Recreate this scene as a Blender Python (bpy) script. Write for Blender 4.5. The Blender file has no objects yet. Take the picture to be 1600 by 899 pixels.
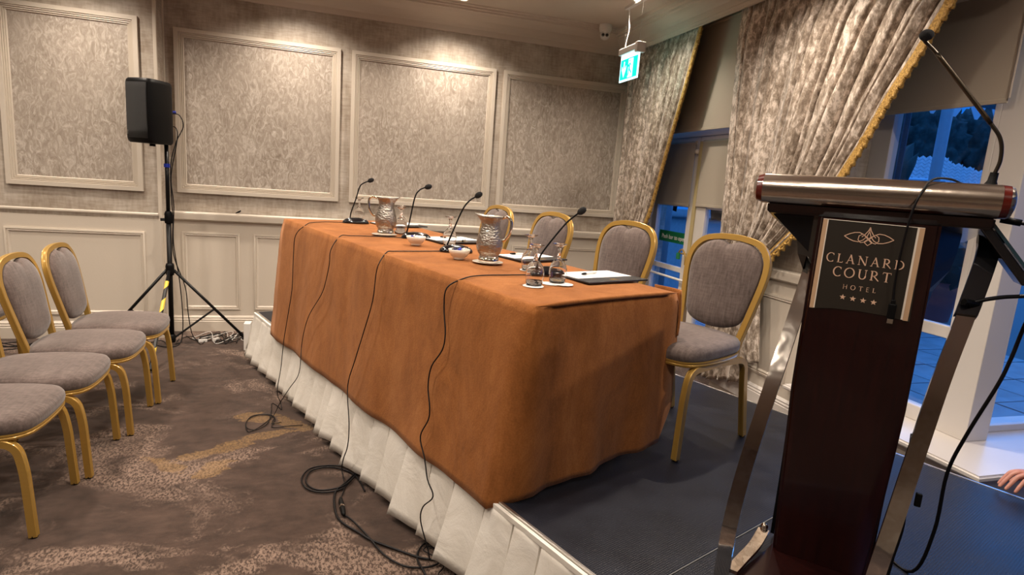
import bpy, bmesh, math, random
from mathutils import Vector, Matrix, noise
random.seed(7)
scene = bpy.context.scene
COL = scene.collection
PI = math.pi

# ------------------------------------------------------------------ camera
EYE = 1.586
YAW, PITCH, ROLL, FPX = 0.29700, 0.174, -0.073, 914.7
cy_, sy_ = math.cos(YAW), math.sin(YAW)
Fw = Vector((sy_*math.cos(PITCH), cy_*math.cos(PITCH), -math.sin(PITCH)))
R0 = Vector((cy_, -sy_, 0)); D0 = Fw.cross(R0)
c_, s_ = math.cos(ROLL), math.sin(ROLL)
Rt = c_*R0 + s_*D0; Dn = -s_*R0 + c_*D0
cam_d = bpy.data.cameras.new('camera'); cam = bpy.data.objects.new('camera', cam_d); COL.objects.link(cam)
m = Matrix((( Rt.x, -Dn.x, -Fw.x, 0), (Rt.y, -Dn.y, -Fw.y, 0), (Rt.z, -Dn.z, -Fw.z, EYE), (0, 0, 0, 1)))
cam.matrix_world = m
cam_d.sensor_width = 36; cam_d.lens = FPX/1600*36; cam_d.clip_start = .05; cam_d.clip_end = 200
scene.camera = cam

# ------------------------------------------------------------------ world (blue dusk) and exposure
w = bpy.data.worlds.new('dusk'); scene.world = w; w.use_nodes = True
nt = w.node_tree; bg = nt.nodes['Background']
tc = nt.nodes.new('ShaderNodeTexCoord'); sp = nt.nodes.new('ShaderNodeSeparateXYZ'); cr = nt.nodes.new('ShaderNodeValToRGB')
nt.links.new(tc.outputs['Generated'], sp.inputs[0]); nt.links.new(sp.outputs['Z'], cr.inputs[0]); nt.links.new(cr.outputs[0], bg.inputs[0])
cr.color_ramp.elements[0].position = .3; cr.color_ramp.elements[0].color = (.007, .115, .52, 1)
cr.color_ramp.elements[1].position = 1; cr.color_ramp.elements[1].color = (.11, .45, 1.5, 1)
bg.inputs[1].default_value = 1.6
glow_d = bpy.data.lights.new('dusk_glow', 'SUN'); glow_d.energy = .75; glow_d.color = (.13, .40, 1.0); glow_d.angle = math.radians(32)
glow = bpy.data.objects.new('dusk_glow', glow_d); COL.objects.link(glow)
glow.rotation_euler = Vector((-.80, -.36, -.46)).to_track_quat('-Z', 'Y').to_euler()
vs = scene.view_settings
vs.view_transform = 'Standard'; vs.look = 'None'; vs.gamma = 1; vs.use_curve_mapping = False; vs.exposure = 0.0
LAMP_W = 158.0
LAMP_COL = (1.0, .86, .72)

# ------------------------------------------------------------------ helpers
def tag(o, label=None, cat=None, group=None, kind=None):
    if label: o['label'] = label
    if cat: o['category'] = cat
    if group: o['group'] = group
    if kind: o['kind'] = kind
    return o
def empty(name, loc=(0, 0, 0), rz=0):
    o = bpy.data.objects.new(name, None); COL.objects.link(o); o.location = loc; o.rotation_euler = (0, 0, rz)
    o.empty_display_size = .1
    return o
def obj(name, bm, mat, parent=None, smooth=False, auto=None):
    bmesh.ops.recalc_face_normals(bm, faces=bm.faces)
    me = bpy.data.meshes.new(name); bm.to_mesh(me); bm.free()
    for mm in (mat if isinstance(mat, (list, tuple)) else [mat]): me.materials.append(mm)
    if smooth or auto:
        me.polygons.foreach_set('use_smooth', [True]*len(me.polygons))
        if auto: me.set_sharp_from_angle(angle=math.radians(auto))
    o = bpy.data.objects.new(name, me); COL.objects.link(o)
    if parent: o.parent = parent
    return o
def kids(o): return [c for c in bpy.data.objects if c.parent == o]
def copy_tree(o, parent=None):
    c = o.copy(); COL.objects.link(c); c.parent = parent
    for ch in kids(o): copy_tree(ch, c)
    return c
def B(): return bmesh.new()
def box(bm, x0, x1, y0, y1, z0, z1, bev=0, mi=0):
    v = [bm.verts.new(p) for p in ((x0,y0,z0),(x1,y0,z0),(x1,y1,z0),(x0,y1,z0),(x0,y0,z1),(x1,y0,z1),(x1,y1,z1),(x0,y1,z1))]
    fs = [bm.faces.new([v[i] for i in q]) for q in ((0,3,2,1),(4,5,6,7),(0,1,5,4),(1,2,6,5),(2,3,7,6),(3,0,4,7))]
    for f in fs: f.material_index = mi
    if bev:
        es = set(e for f in fs for e in f.edges)
        bmesh.ops.bevel(bm, geom=list(es), offset=bev, segments=2, affect='EDGES', profile=.5, clamp_overlap=True)
    return v
def obox(bm, c, ax, ay, az, hx, hy, hz, bev=0):
    """box centred at c with axes ax, ay, az and half sizes"""
    c = Vector(c); ax, ay, az = Vector(ax), Vector(ay), Vector(az)
    v = [bm.verts.new(c + ax*hx*i + ay*hy*j + az*hz*k) for i, j, k in ((-1,-1,-1),(1,-1,-1),(1,1,-1),(-1,1,-1),(-1,-1,1),(1,-1,1),(1,1,1),(-1,1,1))]
    fs = [bm.faces.new([v[i] for i in q]) for q in ((0,3,2,1),(4,5,6,7),(0,1,5,4),(1,2,6,5),(2,3,7,6),(3,0,4,7))]
    if bev: bmesh.ops.bevel(bm, geom=list(set(e for f in fs for e in f.edges)), offset=bev, segments=2, affect='EDGES', profile=.5, clamp_overlap=True)
def catmull(pts, n=6):
    P = [Vector(p) for p in pts]; out = []
    if len(P) < 3: return P
    for i in range(len(P)-1):
        p0 = P[i-1] if i else P[0]*2-P[1]; p1 = P[i]; p2 = P[i+1]; p3 = P[i+2] if i+2 < len(P) else P[-1]*2-P[-2]
        for k in range(n):
            t = k/n
            out.append(.5*((2*p1)+(-p0+p2)*t+(2*p0-5*p1+4*p2-p3)*t*t+(-p0+3*p1-3*p2+p3)*t**3))
    out.append(P[-1]); return out
def tube(bm, pts, r, seg=8, caps=True):
    """round tube through pts; r a number or a list"""
    P = [Vector(p) for p in pts]; n = len(P); rr = r if isinstance(r, (list, tuple)) else [r]*n
    t0 = (P[1]-P[0]).normalized(); a = Vector((0, 0, 1)) if abs(t0.z) < .9 else Vector((1, 0, 0))
    u = t0.cross(a).normalized(); rings = []
    for i in range(n):
        t = (P[min(i+1, n-1)]-P[max(i-1, 0)])
        if t.length < 1e-9: t = t0.copy()
        t.normalize(); u = (u-t*u.dot(t)).normalized(); v = t.cross(u)
        rings.append([bm.verts.new(P[i]+(u*math.cos(2*PI*k/seg)+v*math.sin(2*PI*k/seg))*rr[i]) for k in range(seg)])
    for i in range(n-1):
        for k in range(seg): bm.faces.new((rings[i][k], rings[i][(k+1)%seg], rings[i+1][(k+1)%seg], rings[i+1][k]))
    if caps: bm.faces.new(rings[0][::-1]); bm.faces.new(rings[-1])
def cable(pts, r=.0028, n=6, seg=6):
    bm = B(); tube(bm, catmull(pts, n), r, seg); return bm
def lathe(bm, prof, seg=24, c=(0, 0, 0), hook=None, closed=False):
    c = Vector(c); rings = []
    for (r, z) in prof:
        if r < 1e-6: rings.append([bm.verts.new(c+Vector((0, 0, z)))])
        else:
            ring = []
            for k in range(seg):
                a = 2*PI*k/seg; p = Vector((r*math.cos(a), r*math.sin(a), z))
                if hook: p = hook(p, a)
                ring.append(bm.verts.new(c+p))
            rings.append(ring)
    for i in range(len(rings)-1):
        A, Bq = rings[i], rings[i+1]
        for k in range(seg):
            k2 = (k+1) % seg
            if len(A) == 1 and len(Bq) == 1: continue
            if len(A) == 1: bm.faces.new((A[0], Bq[k2], Bq[k]))
            elif len(Bq) == 1: bm.faces.new((A[k], A[k2], Bq[0]))
            else: bm.faces.new((A[k], A[k2], Bq[k2], Bq[k]))
def sweep(bm, path, N, prof, closed=False, caps=True):
    """profile (a, b) swept on a planar path: a lies in the plane across the path, b along the plane normal N"""
    P = [Vector(p) for p in path]; N = Vector(N).normalized(); n = len(P); rings = []
    for i in range(n):
        if closed: t1 = (P[i]-P[i-1]).normalized(); t2 = (P[(i+1) % n]-P[i]).normalized()
        else:
            t1 = (P[i]-P[max(i-1, 0)]); t2 = (P[min(i+1, n-1)]-P[i])
            if t1.length < 1e-9: t1 = t2.copy()
            if t2.length < 1e-9: t2 = t1.copy()
            t1.normalize(); t2.normalize()
        a1 = N.cross(t1); a2 = N.cross(t2); a = (a1+a2)
        a = a.normalized() if a.length > 1e-6 else a1
        k = 1/max(.35, a.dot(a1))
        rings.append([bm.verts.new(P[i]+a*(q[0]*k)+N*q[1]) for q in prof])
    mlen = len(prof)
    for i in range(n if closed else n-1):
        A, C = rings[i], rings[(i+1) % n]
        for k in range(mlen): bm.faces.new((A[k], A[(k+1) % mlen], C[(k+1) % mlen], C[k]))
    if caps and not closed: bm.faces.new(rings[0][::-1]); bm.faces.new(rings[-1])
def rounded(pts, r, n=5):
    """polyline with its inner corners rounded"""
    P = [Vector(p) for p in pts]; out = [P[0]]
    for i in range(1, len(P)-1):
        a = (P[i-1]-P[i]); b = (P[i+1]-P[i]); rr = min(r[i] if isinstance(r, dict) and i in r else (r if not isinstance(r, dict) else .03), a.length*.49, b.length*.49)
        p0 = P[i]+a.normalized()*rr; p2 = P[i]+b.normalized()*rr
        for k in range(n+1):
            t = k/n; out.append(p0*(1-t)**2+P[i]*2*t*(1-t)+p2*t*t)
    out.append(P[-1]); return out
def pillow(bm, outline, prof, M):
    """outline: star-shaped 2-D loop; prof: list of (scale, height) from one face round to the other; M maps (x, y, h) to 3-D"""
    cx = sum(p[0] for p in outline)/len(outline); cyy = sum(p[1] for p in outline)/len(outline); rings = []
    for s, h in prof:
        if s <= 0: rings.append([bm.verts.new(M(cx, cyy, h))])
        else: rings.append([bm.verts.new(M(cx+(x-cx)*s, cyy+(y-cyy)*s, h)) for x, y in outline])
    n = len(outline)
    for i in range(len(rings)-1):
        A, C = rings[i], rings[i+1]
        for k in range(n):
            k2 = (k+1) % n
            if len(A) == 1: bm.faces.new((A[0], C[k], C[k2]))
            elif len(C) == 1: bm.faces.new((A[k], A[k2], C[0]))
            else: bm.faces.new((A[k], A[k2], C[k2], C[k]))
def smin_round(outline, it=2):
    for _ in range(it):
        o2 = []
        for i in range(len(outline)):
            a = outline[i]; b = outline[(i+1) % len(outline)]
            o2 += [(a[0]*.75+b[0]*.25, a[1]*.75+b[1]*.25), (a[0]*.25+b[0]*.75, a[1]*.25+b[1]*.75)]
        outline = o2
    return outline
def grid(bm, nu, nv, fn, mi=0):
    V = [[bm.verts.new(fn(i/nu, j/nv)) for j in range(nv+1)] for i in range(nu+1)]
    for i in range(nu):
        for j in range(nv):
            f = bm.faces.new((V[i][j], V[i+1][j], V[i+1][j+1], V[i][j+1])); f.material_index = mi
    return V
def interp(tab, t):
    if t <= tab[0][0]: return tab[0][1]
    for (a, x), (b, y) in zip(tab, tab[1:]):
        if t <= b:
            k = (t-a)/(b-a); return x+(y-x)*k
    return tab[-1][1]

# ------------------------------------------------------------------ materials
def mat(name, col, rough=.5, metal=0, spec=None, sheen=0, coat=0, bump=None, var=None, trans=0, ior=None, emit=None, aniso=0):
    """bump=(scale, strength[, detail]); var=(scale, colour2, lo, hi[, stretch xyz])"""
    mt = bpy.data.materials.new(name); mt.use_nodes = True; nt = mt.node_tree; b = nt.nodes['Principled BSDF']
    b.inputs['Base Color'].default_value = (*col, 1); b.inputs['Roughness'].default_value = rough; b.inputs['Metallic'].default_value = metal
    if spec is not None: b.inputs['Specular IOR Level'].default_value = spec
    if sheen: b.inputs['Sheen Weight'].default_value = sheen; b.inputs['Sheen Roughness'].default_value = .4
    if coat: b.inputs['Coat Weight'].default_value = coat; b.inputs['Coat Roughness'].default_value = .08
    if trans: b.inputs['Transmission Weight'].default_value = trans
    if ior: b.inputs['IOR'].default_value = ior
    if emit: b.inputs['Emission Color'].default_value = (*emit[0], 1); b.inputs['Emission Strength'].default_value = emit[1]
    tc = nt.nodes.new('ShaderNodeTexCoord')
    def nz(scale, detail=4, stretch=None, dist=0):
        n = nt.nodes.new('ShaderNodeTexNoise'); n.inputs['Scale'].default_value = scale; n.inputs['Detail'].default_value = detail; n.inputs['Distortion'].default_value = dist
        if stretch:
            mp = nt.nodes.new('ShaderNodeMapping'); mp.inputs['Scale'].default_value = stretch
            nt.links.new(tc.outputs['Object'], mp.inputs[0]); nt.links.new(mp.outputs[0], n.inputs[0])
        else: nt.links.new(tc.outputs['Object'], n.inputs[0])
        return n
    if var:
        n = nz(var[0], 5, var[4] if len(var) > 4 else None)
        r = nt.nodes.new('ShaderNodeValToRGB'); nt.links.new(n.outputs['Fac'], r.inputs[0])
        r.color_ramp.elements[0].position = var[2]; r.color_ramp.elements[0].color = (*col, 1)
        r.color_ramp.elements[1].position = var[3]; r.color_ramp.elements[1].color = (*var[1], 1)
        nt.links.new(r.outputs[0], b.inputs['Base Color'])
    if bump:
        n = nz(bump[0], bump[2] if len(bump) > 2 else 3, bump[3] if len(bump) > 3 else None)
        bp = nt.nodes.new('ShaderNodeBump'); bp.inputs['Strength'].default_value = bump[1]; bp.inputs['Distance'].default_value = .01
        nt.links.new(n.outputs['Fac'], bp.inputs['Height']); nt.links.new(bp.outputs[0], b.inputs['Normal'])
    return mt

class G:
    """tiny node-graph helper"""
    def __init__(s, name):
        s.m = bpy.data.materials.new(name); s.m.use_nodes = True; s.t = s.m.node_tree; s.b = s.t.nodes['Principled BSDF']
        s.tc = s.t.nodes.new('ShaderNodeTexCoord').outputs['Object']
    def map(s, scale=(1, 1, 1), rot=(0, 0, 0), loc=(0, 0, 0), src=None):
        n = s.t.nodes.new('ShaderNodeMapping'); n.inputs['Scale'].default_value = scale; n.inputs['Rotation'].default_value = rot; n.inputs['Location'].default_value = loc
        s.t.links.new(src or s.tc, n.inputs[0]); return n.outputs[0]
    def noise(s, scale, detail=4, src=None, dist=0, rough=.5, out='Fac'):
        n = s.t.nodes.new('ShaderNodeTexNoise'); n.inputs['Scale'].default_value = scale; n.inputs['Detail'].default_value = detail
        n.inputs['Distortion'].default_value = dist; n.inputs['Roughness'].default_value = rough
        s.t.links.new(src or s.tc, n.inputs[0]); return n.outputs[out]
    def ramp(s, fac, *stops):
        n = s.t.nodes.new('ShaderNodeValToRGB'); e = n.color_ramp.elements
        while len(e) < len(stops): e.new(.5)
        for el, (p, c) in zip(e, stops):
            el.position = p; el.color = (c, c, c, 1) if not isinstance(c, tuple) else (*c, 1)
        s.t.links.new(fac, n.inputs[0]); return n.outputs[0]
    def mix(s, fac, a, b, mode='MIX'):
        n = s.t.nodes.new('ShaderNodeMix'); n.data_type = 'RGBA'; n.blend_type = mode
        for i, x in ((0, fac), (6, a), (7, b)):
            if isinstance(x, (int, float)): n.inputs[i].default_value = x if i == 0 else (x, x, x, 1)
            elif isinstance(x, tuple): n.inputs[i].default_value = (*x, 1)
            else: s.t.links.new(x, n.inputs[i])
        return n.outputs[2]
    def math(s, op, a, b=0., c=0.):
        n = s.t.nodes.new('ShaderNodeMath'); n.operation = op
        for i, x in enumerate((a, b, c)):
            if isinstance(x, (int, float)): n.inputs[i].default_value = x
            else: s.t.links.new(x, n.inputs[i])
        return n.outputs[0]
    def bump(s, h, strength=.3, dist=.01):
        n = s.t.nodes.new('ShaderNodeBump'); n.inputs['Strength'].default_value = strength; n.inputs['Distance'].default_value = dist
        s.t.links.new(h, n.inputs['Height']); s.t.links.new(n.outputs[0], s.b.inputs['Normal'])
    def set(s, k, v):
        if isinstance(v, (int, float)): s.b.inputs[k].default_value = v
        elif isinstance(v, tuple): s.b.inputs[k].default_value = (*v, 1)
        else: s.t.links.new(v, s.b.inputs[k])

M = {}
M['cream'] = mat('cream_paint', (.62, .555, .47), .38, bump=(60, .04))
M['ceil'] = mat('ceiling_paint', (.60, .52, .44), .85, bump=(30, .03))
M['white'] = mat('white_gloss_paint', (.66, .62, .58), .3, bump=(40, .03))
M['plastic_white'] = mat('white_plastic', (.75, .73, .70), .35)
M['black'] = mat('black_plastic', (.003, .003, .0033), .45, spec=.16, bump=(300, .05))
M['blackmetal'] = mat('black_powder_coat', (.004, .004, .0045), .35, spec=.3, bump=(200, .05))
M['rubber'] = mat('black_cable_rubber', (.004, .0035, .0045), .45, spec=.25)
M['foam'] = mat('black_mic_foam', (.006, .006, .007), .95, bump=(900, .5))
M['chrome'] = mat('chrome', (.74, .69, .63), .07, 1, bump=(7, .25))
M['tubechrome'] = mat('brushed_chrome', (.72, .62, .52), .2, 1, bump=(30, .06, 4, (1, 1, 1)))
M['gold'] = mat('gold_paint', (.44, .265, .06), .33, .35, coat=.3, bump=(120, .03))
M['goldtrim'] = mat('gold_braid', (.62, .38, .09), .45, .2, bump=(260, .6), var=(90, (.30, .16, .03), .4, .65))
M['china'] = mat('white_china', (.80, .74, .64), .15, coat=.5)
M['paper'] = mat('white_paper', (.82, .80, .78), .7, bump=(40, .05))
M['leather'] = mat('black_leather', (.011, .011, .013), .33, bump=(350, .25))
M['wood'] = mat('mahogany_veneer', (.016, .0022, .0018), .25, coat=.35, var=(8, (.008, .0012, .001), .35, .7, (12, 12, .7)))
M['blackgloss'] = mat('black_gloss_panel', (.006, .006, .008), .14, coat=.6)
M['green'] = mat('green_sign', (.005, .17, .06), .4)
M['blue'] = mat('blue_plastic', (.01, .03, .35), .35)
M['blind'] = mat('blind_fabric', (.46, .40, .32), .85, bump=(200, .08))
M['skin'] = mat('skin', (.62, .30, .24), .45, bump=(140, .12), var=(25, (.5, .2, .16), .4, .7))
M['sleeve'] = mat('grey_wool', (.25, .25, .28), .95, sheen=.5, bump=(220, .7))
M['jeans'] = mat('dark_denim', (.03, .04, .07), .9, bump=(300, .3))
M['hair'] = mat('grey_hair', (.2, .19, .18), .6, bump=(180, .6))

def m_wallpaper(name, swirl):
    g = G(name)
    if swirl:
        v = g.noise(17, 4, g.map((1.3, 1.3, .62)), dist=2.0, rough=.7)
        big = g.noise(2.6, 3)
        c1 = g.ramp(v, (.30, (.235, .19, .145)), (.5, (.38, .325, .27)), (.72, (.64, .59, .53)))
        c = g.mix(g.ramp(big, (.35, 0.), (.7, .45)), c1, (.44, .38, .32))
        rgh = g.ramp(v, (.35, .75), (.7, .33))
        g.bump(v, .35, .006)
    else:
        h = g.noise(46, 3, g.map((1, 1, .22))); k = g.noise(46, 3, g.map((.22, .22, 1.4)))
        x = g.math('MULTIPLY_ADD', h, .5, g.math('MULTIPLY', k, .5)); big = g.noise(3.5, 5, rough=.6)
        x2 = g.math('MULTIPLY_ADD', big, .55, g.math('MULTIPLY', x, .45))
        c = g.ramp(x2, (.36, (.29, .235, .18)), (.5, (.43, .37, .305)), (.62, (.55, .50, .435)))
        rgh = g.ramp(big, (.4, .7), (.7, .4)); g.bump(x, .25, .004)
    g.set('Base Color', c); g.set('Roughness', rgh); return g.m
M['paper_linen'] = m_wallpaper('linen_wallpaper', False)
M['paper_swirl'] = m_wallpaper('swirl_wallpaper', True)

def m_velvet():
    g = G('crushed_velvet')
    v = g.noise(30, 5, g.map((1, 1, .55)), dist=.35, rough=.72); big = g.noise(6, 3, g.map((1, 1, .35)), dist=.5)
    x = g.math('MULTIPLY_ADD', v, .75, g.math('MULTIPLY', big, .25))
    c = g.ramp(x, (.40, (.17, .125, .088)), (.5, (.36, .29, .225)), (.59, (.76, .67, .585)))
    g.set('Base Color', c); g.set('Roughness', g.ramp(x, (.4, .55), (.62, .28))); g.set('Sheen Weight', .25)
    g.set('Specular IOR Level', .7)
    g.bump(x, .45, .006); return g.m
M['velvet'] = m_velvet()

def m_cloth():
    g = G('suede_tablecloth')
    a = g.noise(4.5, 6, g.map((1, 1, .45)), dist=.5, rough=.78); b2 = g.noise(140, 2)
    x = g.math('MULTIPLY_ADD', a, .8, g.math('MULTIPLY', b2, .2))
    g.set('Base Color', g.ramp(x, (.34, (.165, .055, .012)), (.52, (.265, .094, .023)), (.68, (.36, .142, .042))))
    g.set('Roughness', .92); g.set('Sheen Weight', .35); g.set('Sheen Tint', (.9, .5, .3)); g.set('Specular IOR Level', .15)
    cr_ = g.noise(2.2, 3, g.map((1, 1, .8)), dist=1.4, rough=.4); g.bump(g.math('MULTIPLY_ADD', cr_, .94, g.math('MULTIPLY', b2, .06)), .35, .05); return g.m
M['cloth'] = m_cloth()

def m_fabric(name, ca, cb):
    g = G(name)
    a = g.noise(95, 2, g.map((1.2, .25, .18))); b2 = g.noise(95, 2, g.map((.2, 1.2, 1.2))); c = g.noise(5, 4)
    x = g.math('MULTIPLY_ADD', a, .4, g.math('MULTIPLY_ADD', b2, .25, g.math('MULTIPLY', c, .35)))
    g.set('Base Color', g.ramp(x, (.38, ca), (.62, cb))); g.set('Roughness', .85); g.set('Sheen Weight', .3); g.set('Specular IOR Level', .25); g.bump(x, .35, .003); return g.m
M['seatfab'] = m_fabric('mauve_grey_upholstery', (.070, .050, .044), (.148, .112, .100))

def m_skirt():
    g = G('white_skirting_cloth'); a = g.noise(6, 4, rough=.55, dist=.8); b2 = g.noise(160, 2)
    g.set('Base Color', g.ramp(a, (.3, (.68, .64, .57)), (.7, (.80, .77, .71)))); g.set('Roughness', .9)
    g.set('Transmission Weight', 0.)
    g.bump(g.math('MULTIPLY_ADD', a, .93, g.math('MULTIPLY', b2, .07)), .22, .03); return g.m
M['skirt'] = m_skirt()

def m_carpet():
    g = G('patterned_carpet')
    big = g.noise(1.5, 5, g.map((1, 1.25, 1), loc=(3.2, .9, 0)), dist=.9, rough=.62)
    frag = g.noise(85, 4, g.map((1, .55, 1), rot=(0, 0, .5)), dist=.3, rough=.75)
    fine = g.noise(420, 2)
    mid = g.noise(6, 7, g.map((1, 1.6, 1), loc=(5, 2, 0)), rough=.72)
    base = g.ramp(mid, (.3, (.027, .0165, .012)), (.5, (.054, .033, .0245)), (.72, (.084, .053, .040)))
    hi = g.mix(mid, (.17, .115, .088), (.28, .20, .155))
    mask = g.math('MULTIPLY', g.ramp(big, (.50, 0.), (.60, 1.)), g.ramp(frag, (.45, 0.), (.54, 1.)))
    c = g.mix(mask, base, hi)
    # gold leaf motifs woven in the carpet: (x, y, long, wide, angle)
    for (x, y, L, Wd, an) in ((-.84, 3.24, .20, .055, -.75), (-.62, 3.38, .26, .05, .45), (-.60, 3.17, .12, .075, 1.0), (-.40, 3.55, .22, .05, .35), (-.46, 3.82, .15, .07, -.6), (-.25, 3.72, .20, .06, -.9), (-1.9, 2.2, .2, .06, .4), (.3, 1.2, .2, .06, -.4)):
        n1 = g.t.nodes.new('ShaderNodeMapping'); n1.vector_type = 'TEXTURE'; n1.inputs['Location'].default_value = (x, y, 0); n1.inputs['Rotation'].default_value = (0, 0, an); n1.inputs['Scale'].default_value = (L, Wd, 1)
        g.t.links.new(g.tc, n1.inputs[0]); ln = g.t.nodes.new('ShaderNodeVectorMath'); ln.operation = 'LENGTH'; g.t.links.new(n1.outputs[0], ln.inputs[0])
        d = g.math('MULTIPLY_ADD', frag, 1.0, ln.outputs['Value'])
        mk = g.ramp(d, (.0, 1.), (.99, 1.), (1.0, .0)) if False else g.math('LESS_THAN', g.math('ADD', ln.outputs['Value'], g.math('MULTIPLY', g.math('SUBTRACT', mid, .5), 3.2)), .9)
        c = g.mix(g.math('MULTIPLY', mk, g.ramp(frag, (.36, .12), (.58, .62))), c, (.25, .15, .06))
    c = g.mix(.35, c, g.ramp(fine, (.3, .35), (.7, .75)), 'OVERLAY')
    g.set('Base Color', c); g.set('Roughness', .95); g.set('Specular IOR Level', .1); g.set('Sheen Weight', .15)
    g.bump(fine, .5, .006); return g.m
M['carpet'] = m_carpet()

def m_deck():
    g = G('stage_deck_phenolic'); n = g.noise(5, 5, rough=.6); rib = g.t.nodes.new('ShaderNodeTexWave'); rib.inputs['Scale'].default_value = 38; rib.inputs['Distortion'].default_value = 0
    g.t.links.new(g.map((1, 1, 1)), rib.inputs[0]); rb2 = g.t.nodes.new('ShaderNodeTexWave'); rb2.bands_direction = 'Y'; rb2.inputs['Scale'].default_value = 38; g.t.links.new(g.tc, rb2.inputs[0])
    h = g.math('MULTIPLY', rib.outputs['Fac'], rb2.outputs['Fac']); sc = g.noise(240, 1)
    c = g.mix(g.ramp(n, (.4, 0.), (.7, 1.)), (.008, .009, .014), (.014, .016, .024))
    c = g.mix(g.ramp(sc, (.765, 0.), (.79, .6)), c, (.35, .35, .36))
    g.set('Base Color', c); g.set('Roughness', g.ramp(n, (.3, .36), (.7, .46))); g.set('Specular IOR Level', .3); g.bump(h, .3, .002); return g.m
M['deck'] = m_deck()

def m_hammer():
    g = G('hammered_steel'); v = g.t.nodes.new('ShaderNodeTexVoronoi'); v.inputs['Scale'].default_value = 75; g.t.links.new(g.map((1, 1, 1.5)), v.inputs[0])
    g.set('Base Color', (.40, .37, .33)); g.set('Metallic', 1.); g.set('Roughness', .36); g.bump(v.outputs['Distance'], .5, .006); return g.m
M['hammer'] = m_hammer()

def m_pane():
    mt = bpy.data.materials.new('window_glass'); mt.use_nodes = True; t = mt.node_tree; t.nodes.clear()
    o = t.nodes.new('ShaderNodeOutputMaterial'); mx = t.nodes.new('ShaderNodeMixShader'); tr = t.nodes.new('ShaderNodeBsdfTransparent'); gl = t.nodes.new('ShaderNodeBsdfGlossy')
    lw = t.nodes.new('ShaderNodeLayerWeight'); lw.inputs[0].default_value = .5; pw = t.nodes.new('ShaderNodeMath'); pw.operation = 'POWER'; pw.inputs[1].default_value = 5.; fr = t.nodes.new('ShaderNodeMath'); fr.operation = 'MULTIPLY_ADD'; fr.inputs[1].default_value = .9; fr.inputs[2].default_value = .035; t.links.new(lw.outputs['Facing'], pw.inputs[0]); t.links.new(pw.outputs[0], fr.inputs[0]); gl.inputs['Roughness'].default_value = .02; tr.inputs[0].default_value = (.93, .96, .97, 1)
    t.links.new(fr.outputs[0], mx.inputs[0]); t.links.new(tr.outputs[0], mx.inputs[1]); t.links.new(gl.outputs[0], mx.inputs[2]); t.links.new(mx.outputs[0], o.inputs[0]); return mt
M['pane'] = m_pane()

def m_stripes(name, ca, cb, scale, rot):
    g = G(name); wv = g.t.nodes.new('ShaderNodeTexWave'); wv.inputs['Scale'].default_value = scale; wv.bands_direction = 'Z'
    g.t.links.new(g.map((1, 1, 1), rot), wv.inputs[0]); g.set('Base Color', g.ramp(wv.outputs['Fac'], (.49, ca), (.51, cb))); g.set('Roughness', .4); return g.m
M['hazard'] = m_stripes('hazard_tape', (.01, .01, .01), (.72, .53, .06), 2.6, (0, .75, 0))
M['glass'] = mat('drinking_glass', (1, 1, 1), .0, trans=1, ior=1.42)
M['patio'] = mat('patio_slab', (.30, .30, .29), .6, bump=(20, .2), var=(4, (.22, .22, .21), .35, .65))
M['rooftile'] = mat('roof_tile', (.55, .50, .48), .7, bump=(40, .2), var=(6, (.42, .38, .36), .3, .7))
M['render'] = mat('house_render', (.16, .15, .14), .9)
M['leaf'] = mat('dark_foliage', (.03, .045, .032), .85, var=(2.5, (.06, .08, .06), .4, .65))
M['awning'] = mat('awning_cloth', (.75, .75, .75), .8)
M['awndark'] = mat('awning_frame', (.03, .03, .035), .5)

# ------------------------------------------------------------------ room shell
YB, YL, XL = 6.035, 5.80, -1.472      # back wall, its proud left section and the edge of that
CZ = 3.20
S = lambda o, label, cat: tag(o, label, cat, kind='structure')
def wall(name, x0, x1, y0, y1, z0, z1, m, label):
    bm = B(); box(bm, x0, x1, y0, y1, z0, z1); return S(obj(name, bm, m), label, 'wall')
XW, XR = 5.6, -4.6
bm = B(); box(bm, XR, 3.44, -3.2, 6.3, -.08, 0); box(bm, 3.4401, XW, -3.2, 2.34, -.08, 0); S(obj('floor', bm, M['carpet']), 'brown patterned carpet with pale patches and gold leaves', 'carpet')
bm = B(); box(bm, XR, 3.44, -3.2, 6.3, CZ, CZ+.08); box(bm, 3.4401, XW, -3.2, 2.34, CZ, CZ+.08); S(obj('ceiling', bm, M['ceil']), 'beige painted ceiling with recessed spotlights', 'ceiling')
wall('wall_back', XL-.05, 3.44, YB, YB+.15, 0, CZ, M['paper_linen'], 'papered back wall behind the long table')
wall('wall_back_left', XR, XL, YL, YB+.15, 0, CZ, M['paper_linen'], 'papered proud wall section behind the speaker')
wall('wall_left', XR-.1, XR, -3.2, 6.3, 0, CZ, M['paper_linen'], 'papered left side wall outside the view')
wall('wall_front', XR, XW, -3.3, -3.2, 0, CZ, M['paper_linen'], 'papered wall behind the photographer')
wall('wall_right_near', XW, XW+.1, -3.2, -1.6, 0, CZ, M['paper_linen'], 'papered wall beyond the right edge')
wall('wall_right_near_low', XW, XW+.1, -1.6, 2.3, 0, .334, M['cream'], 'low cream wall below the garden glazing')
wall('wall_right_near_head', XW, XW+.1, -1.6, 2.3, 2.8, CZ, M['cream'], 'cream wall above the garden glazing')
# window wall: pieces at x 3.05 (pier) and the head over the openings
XP = 3.05
wall('wall_right', XP, 3.45, 3.12, 4.05, 0, CZ, M['paper_linen'], 'papered pier between the doors and the wide window')
wall('wall_right_far', XP, 3.45, 5.72, YB, 0, CZ, M['paper_linen'], 'narrow papered strip at the far corner')
wall('wall_right_head', 3.12, 3.45, 2.18, 5.75, 2.75, CZ, M['cream'], 'cream wall above the window openings')
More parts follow.
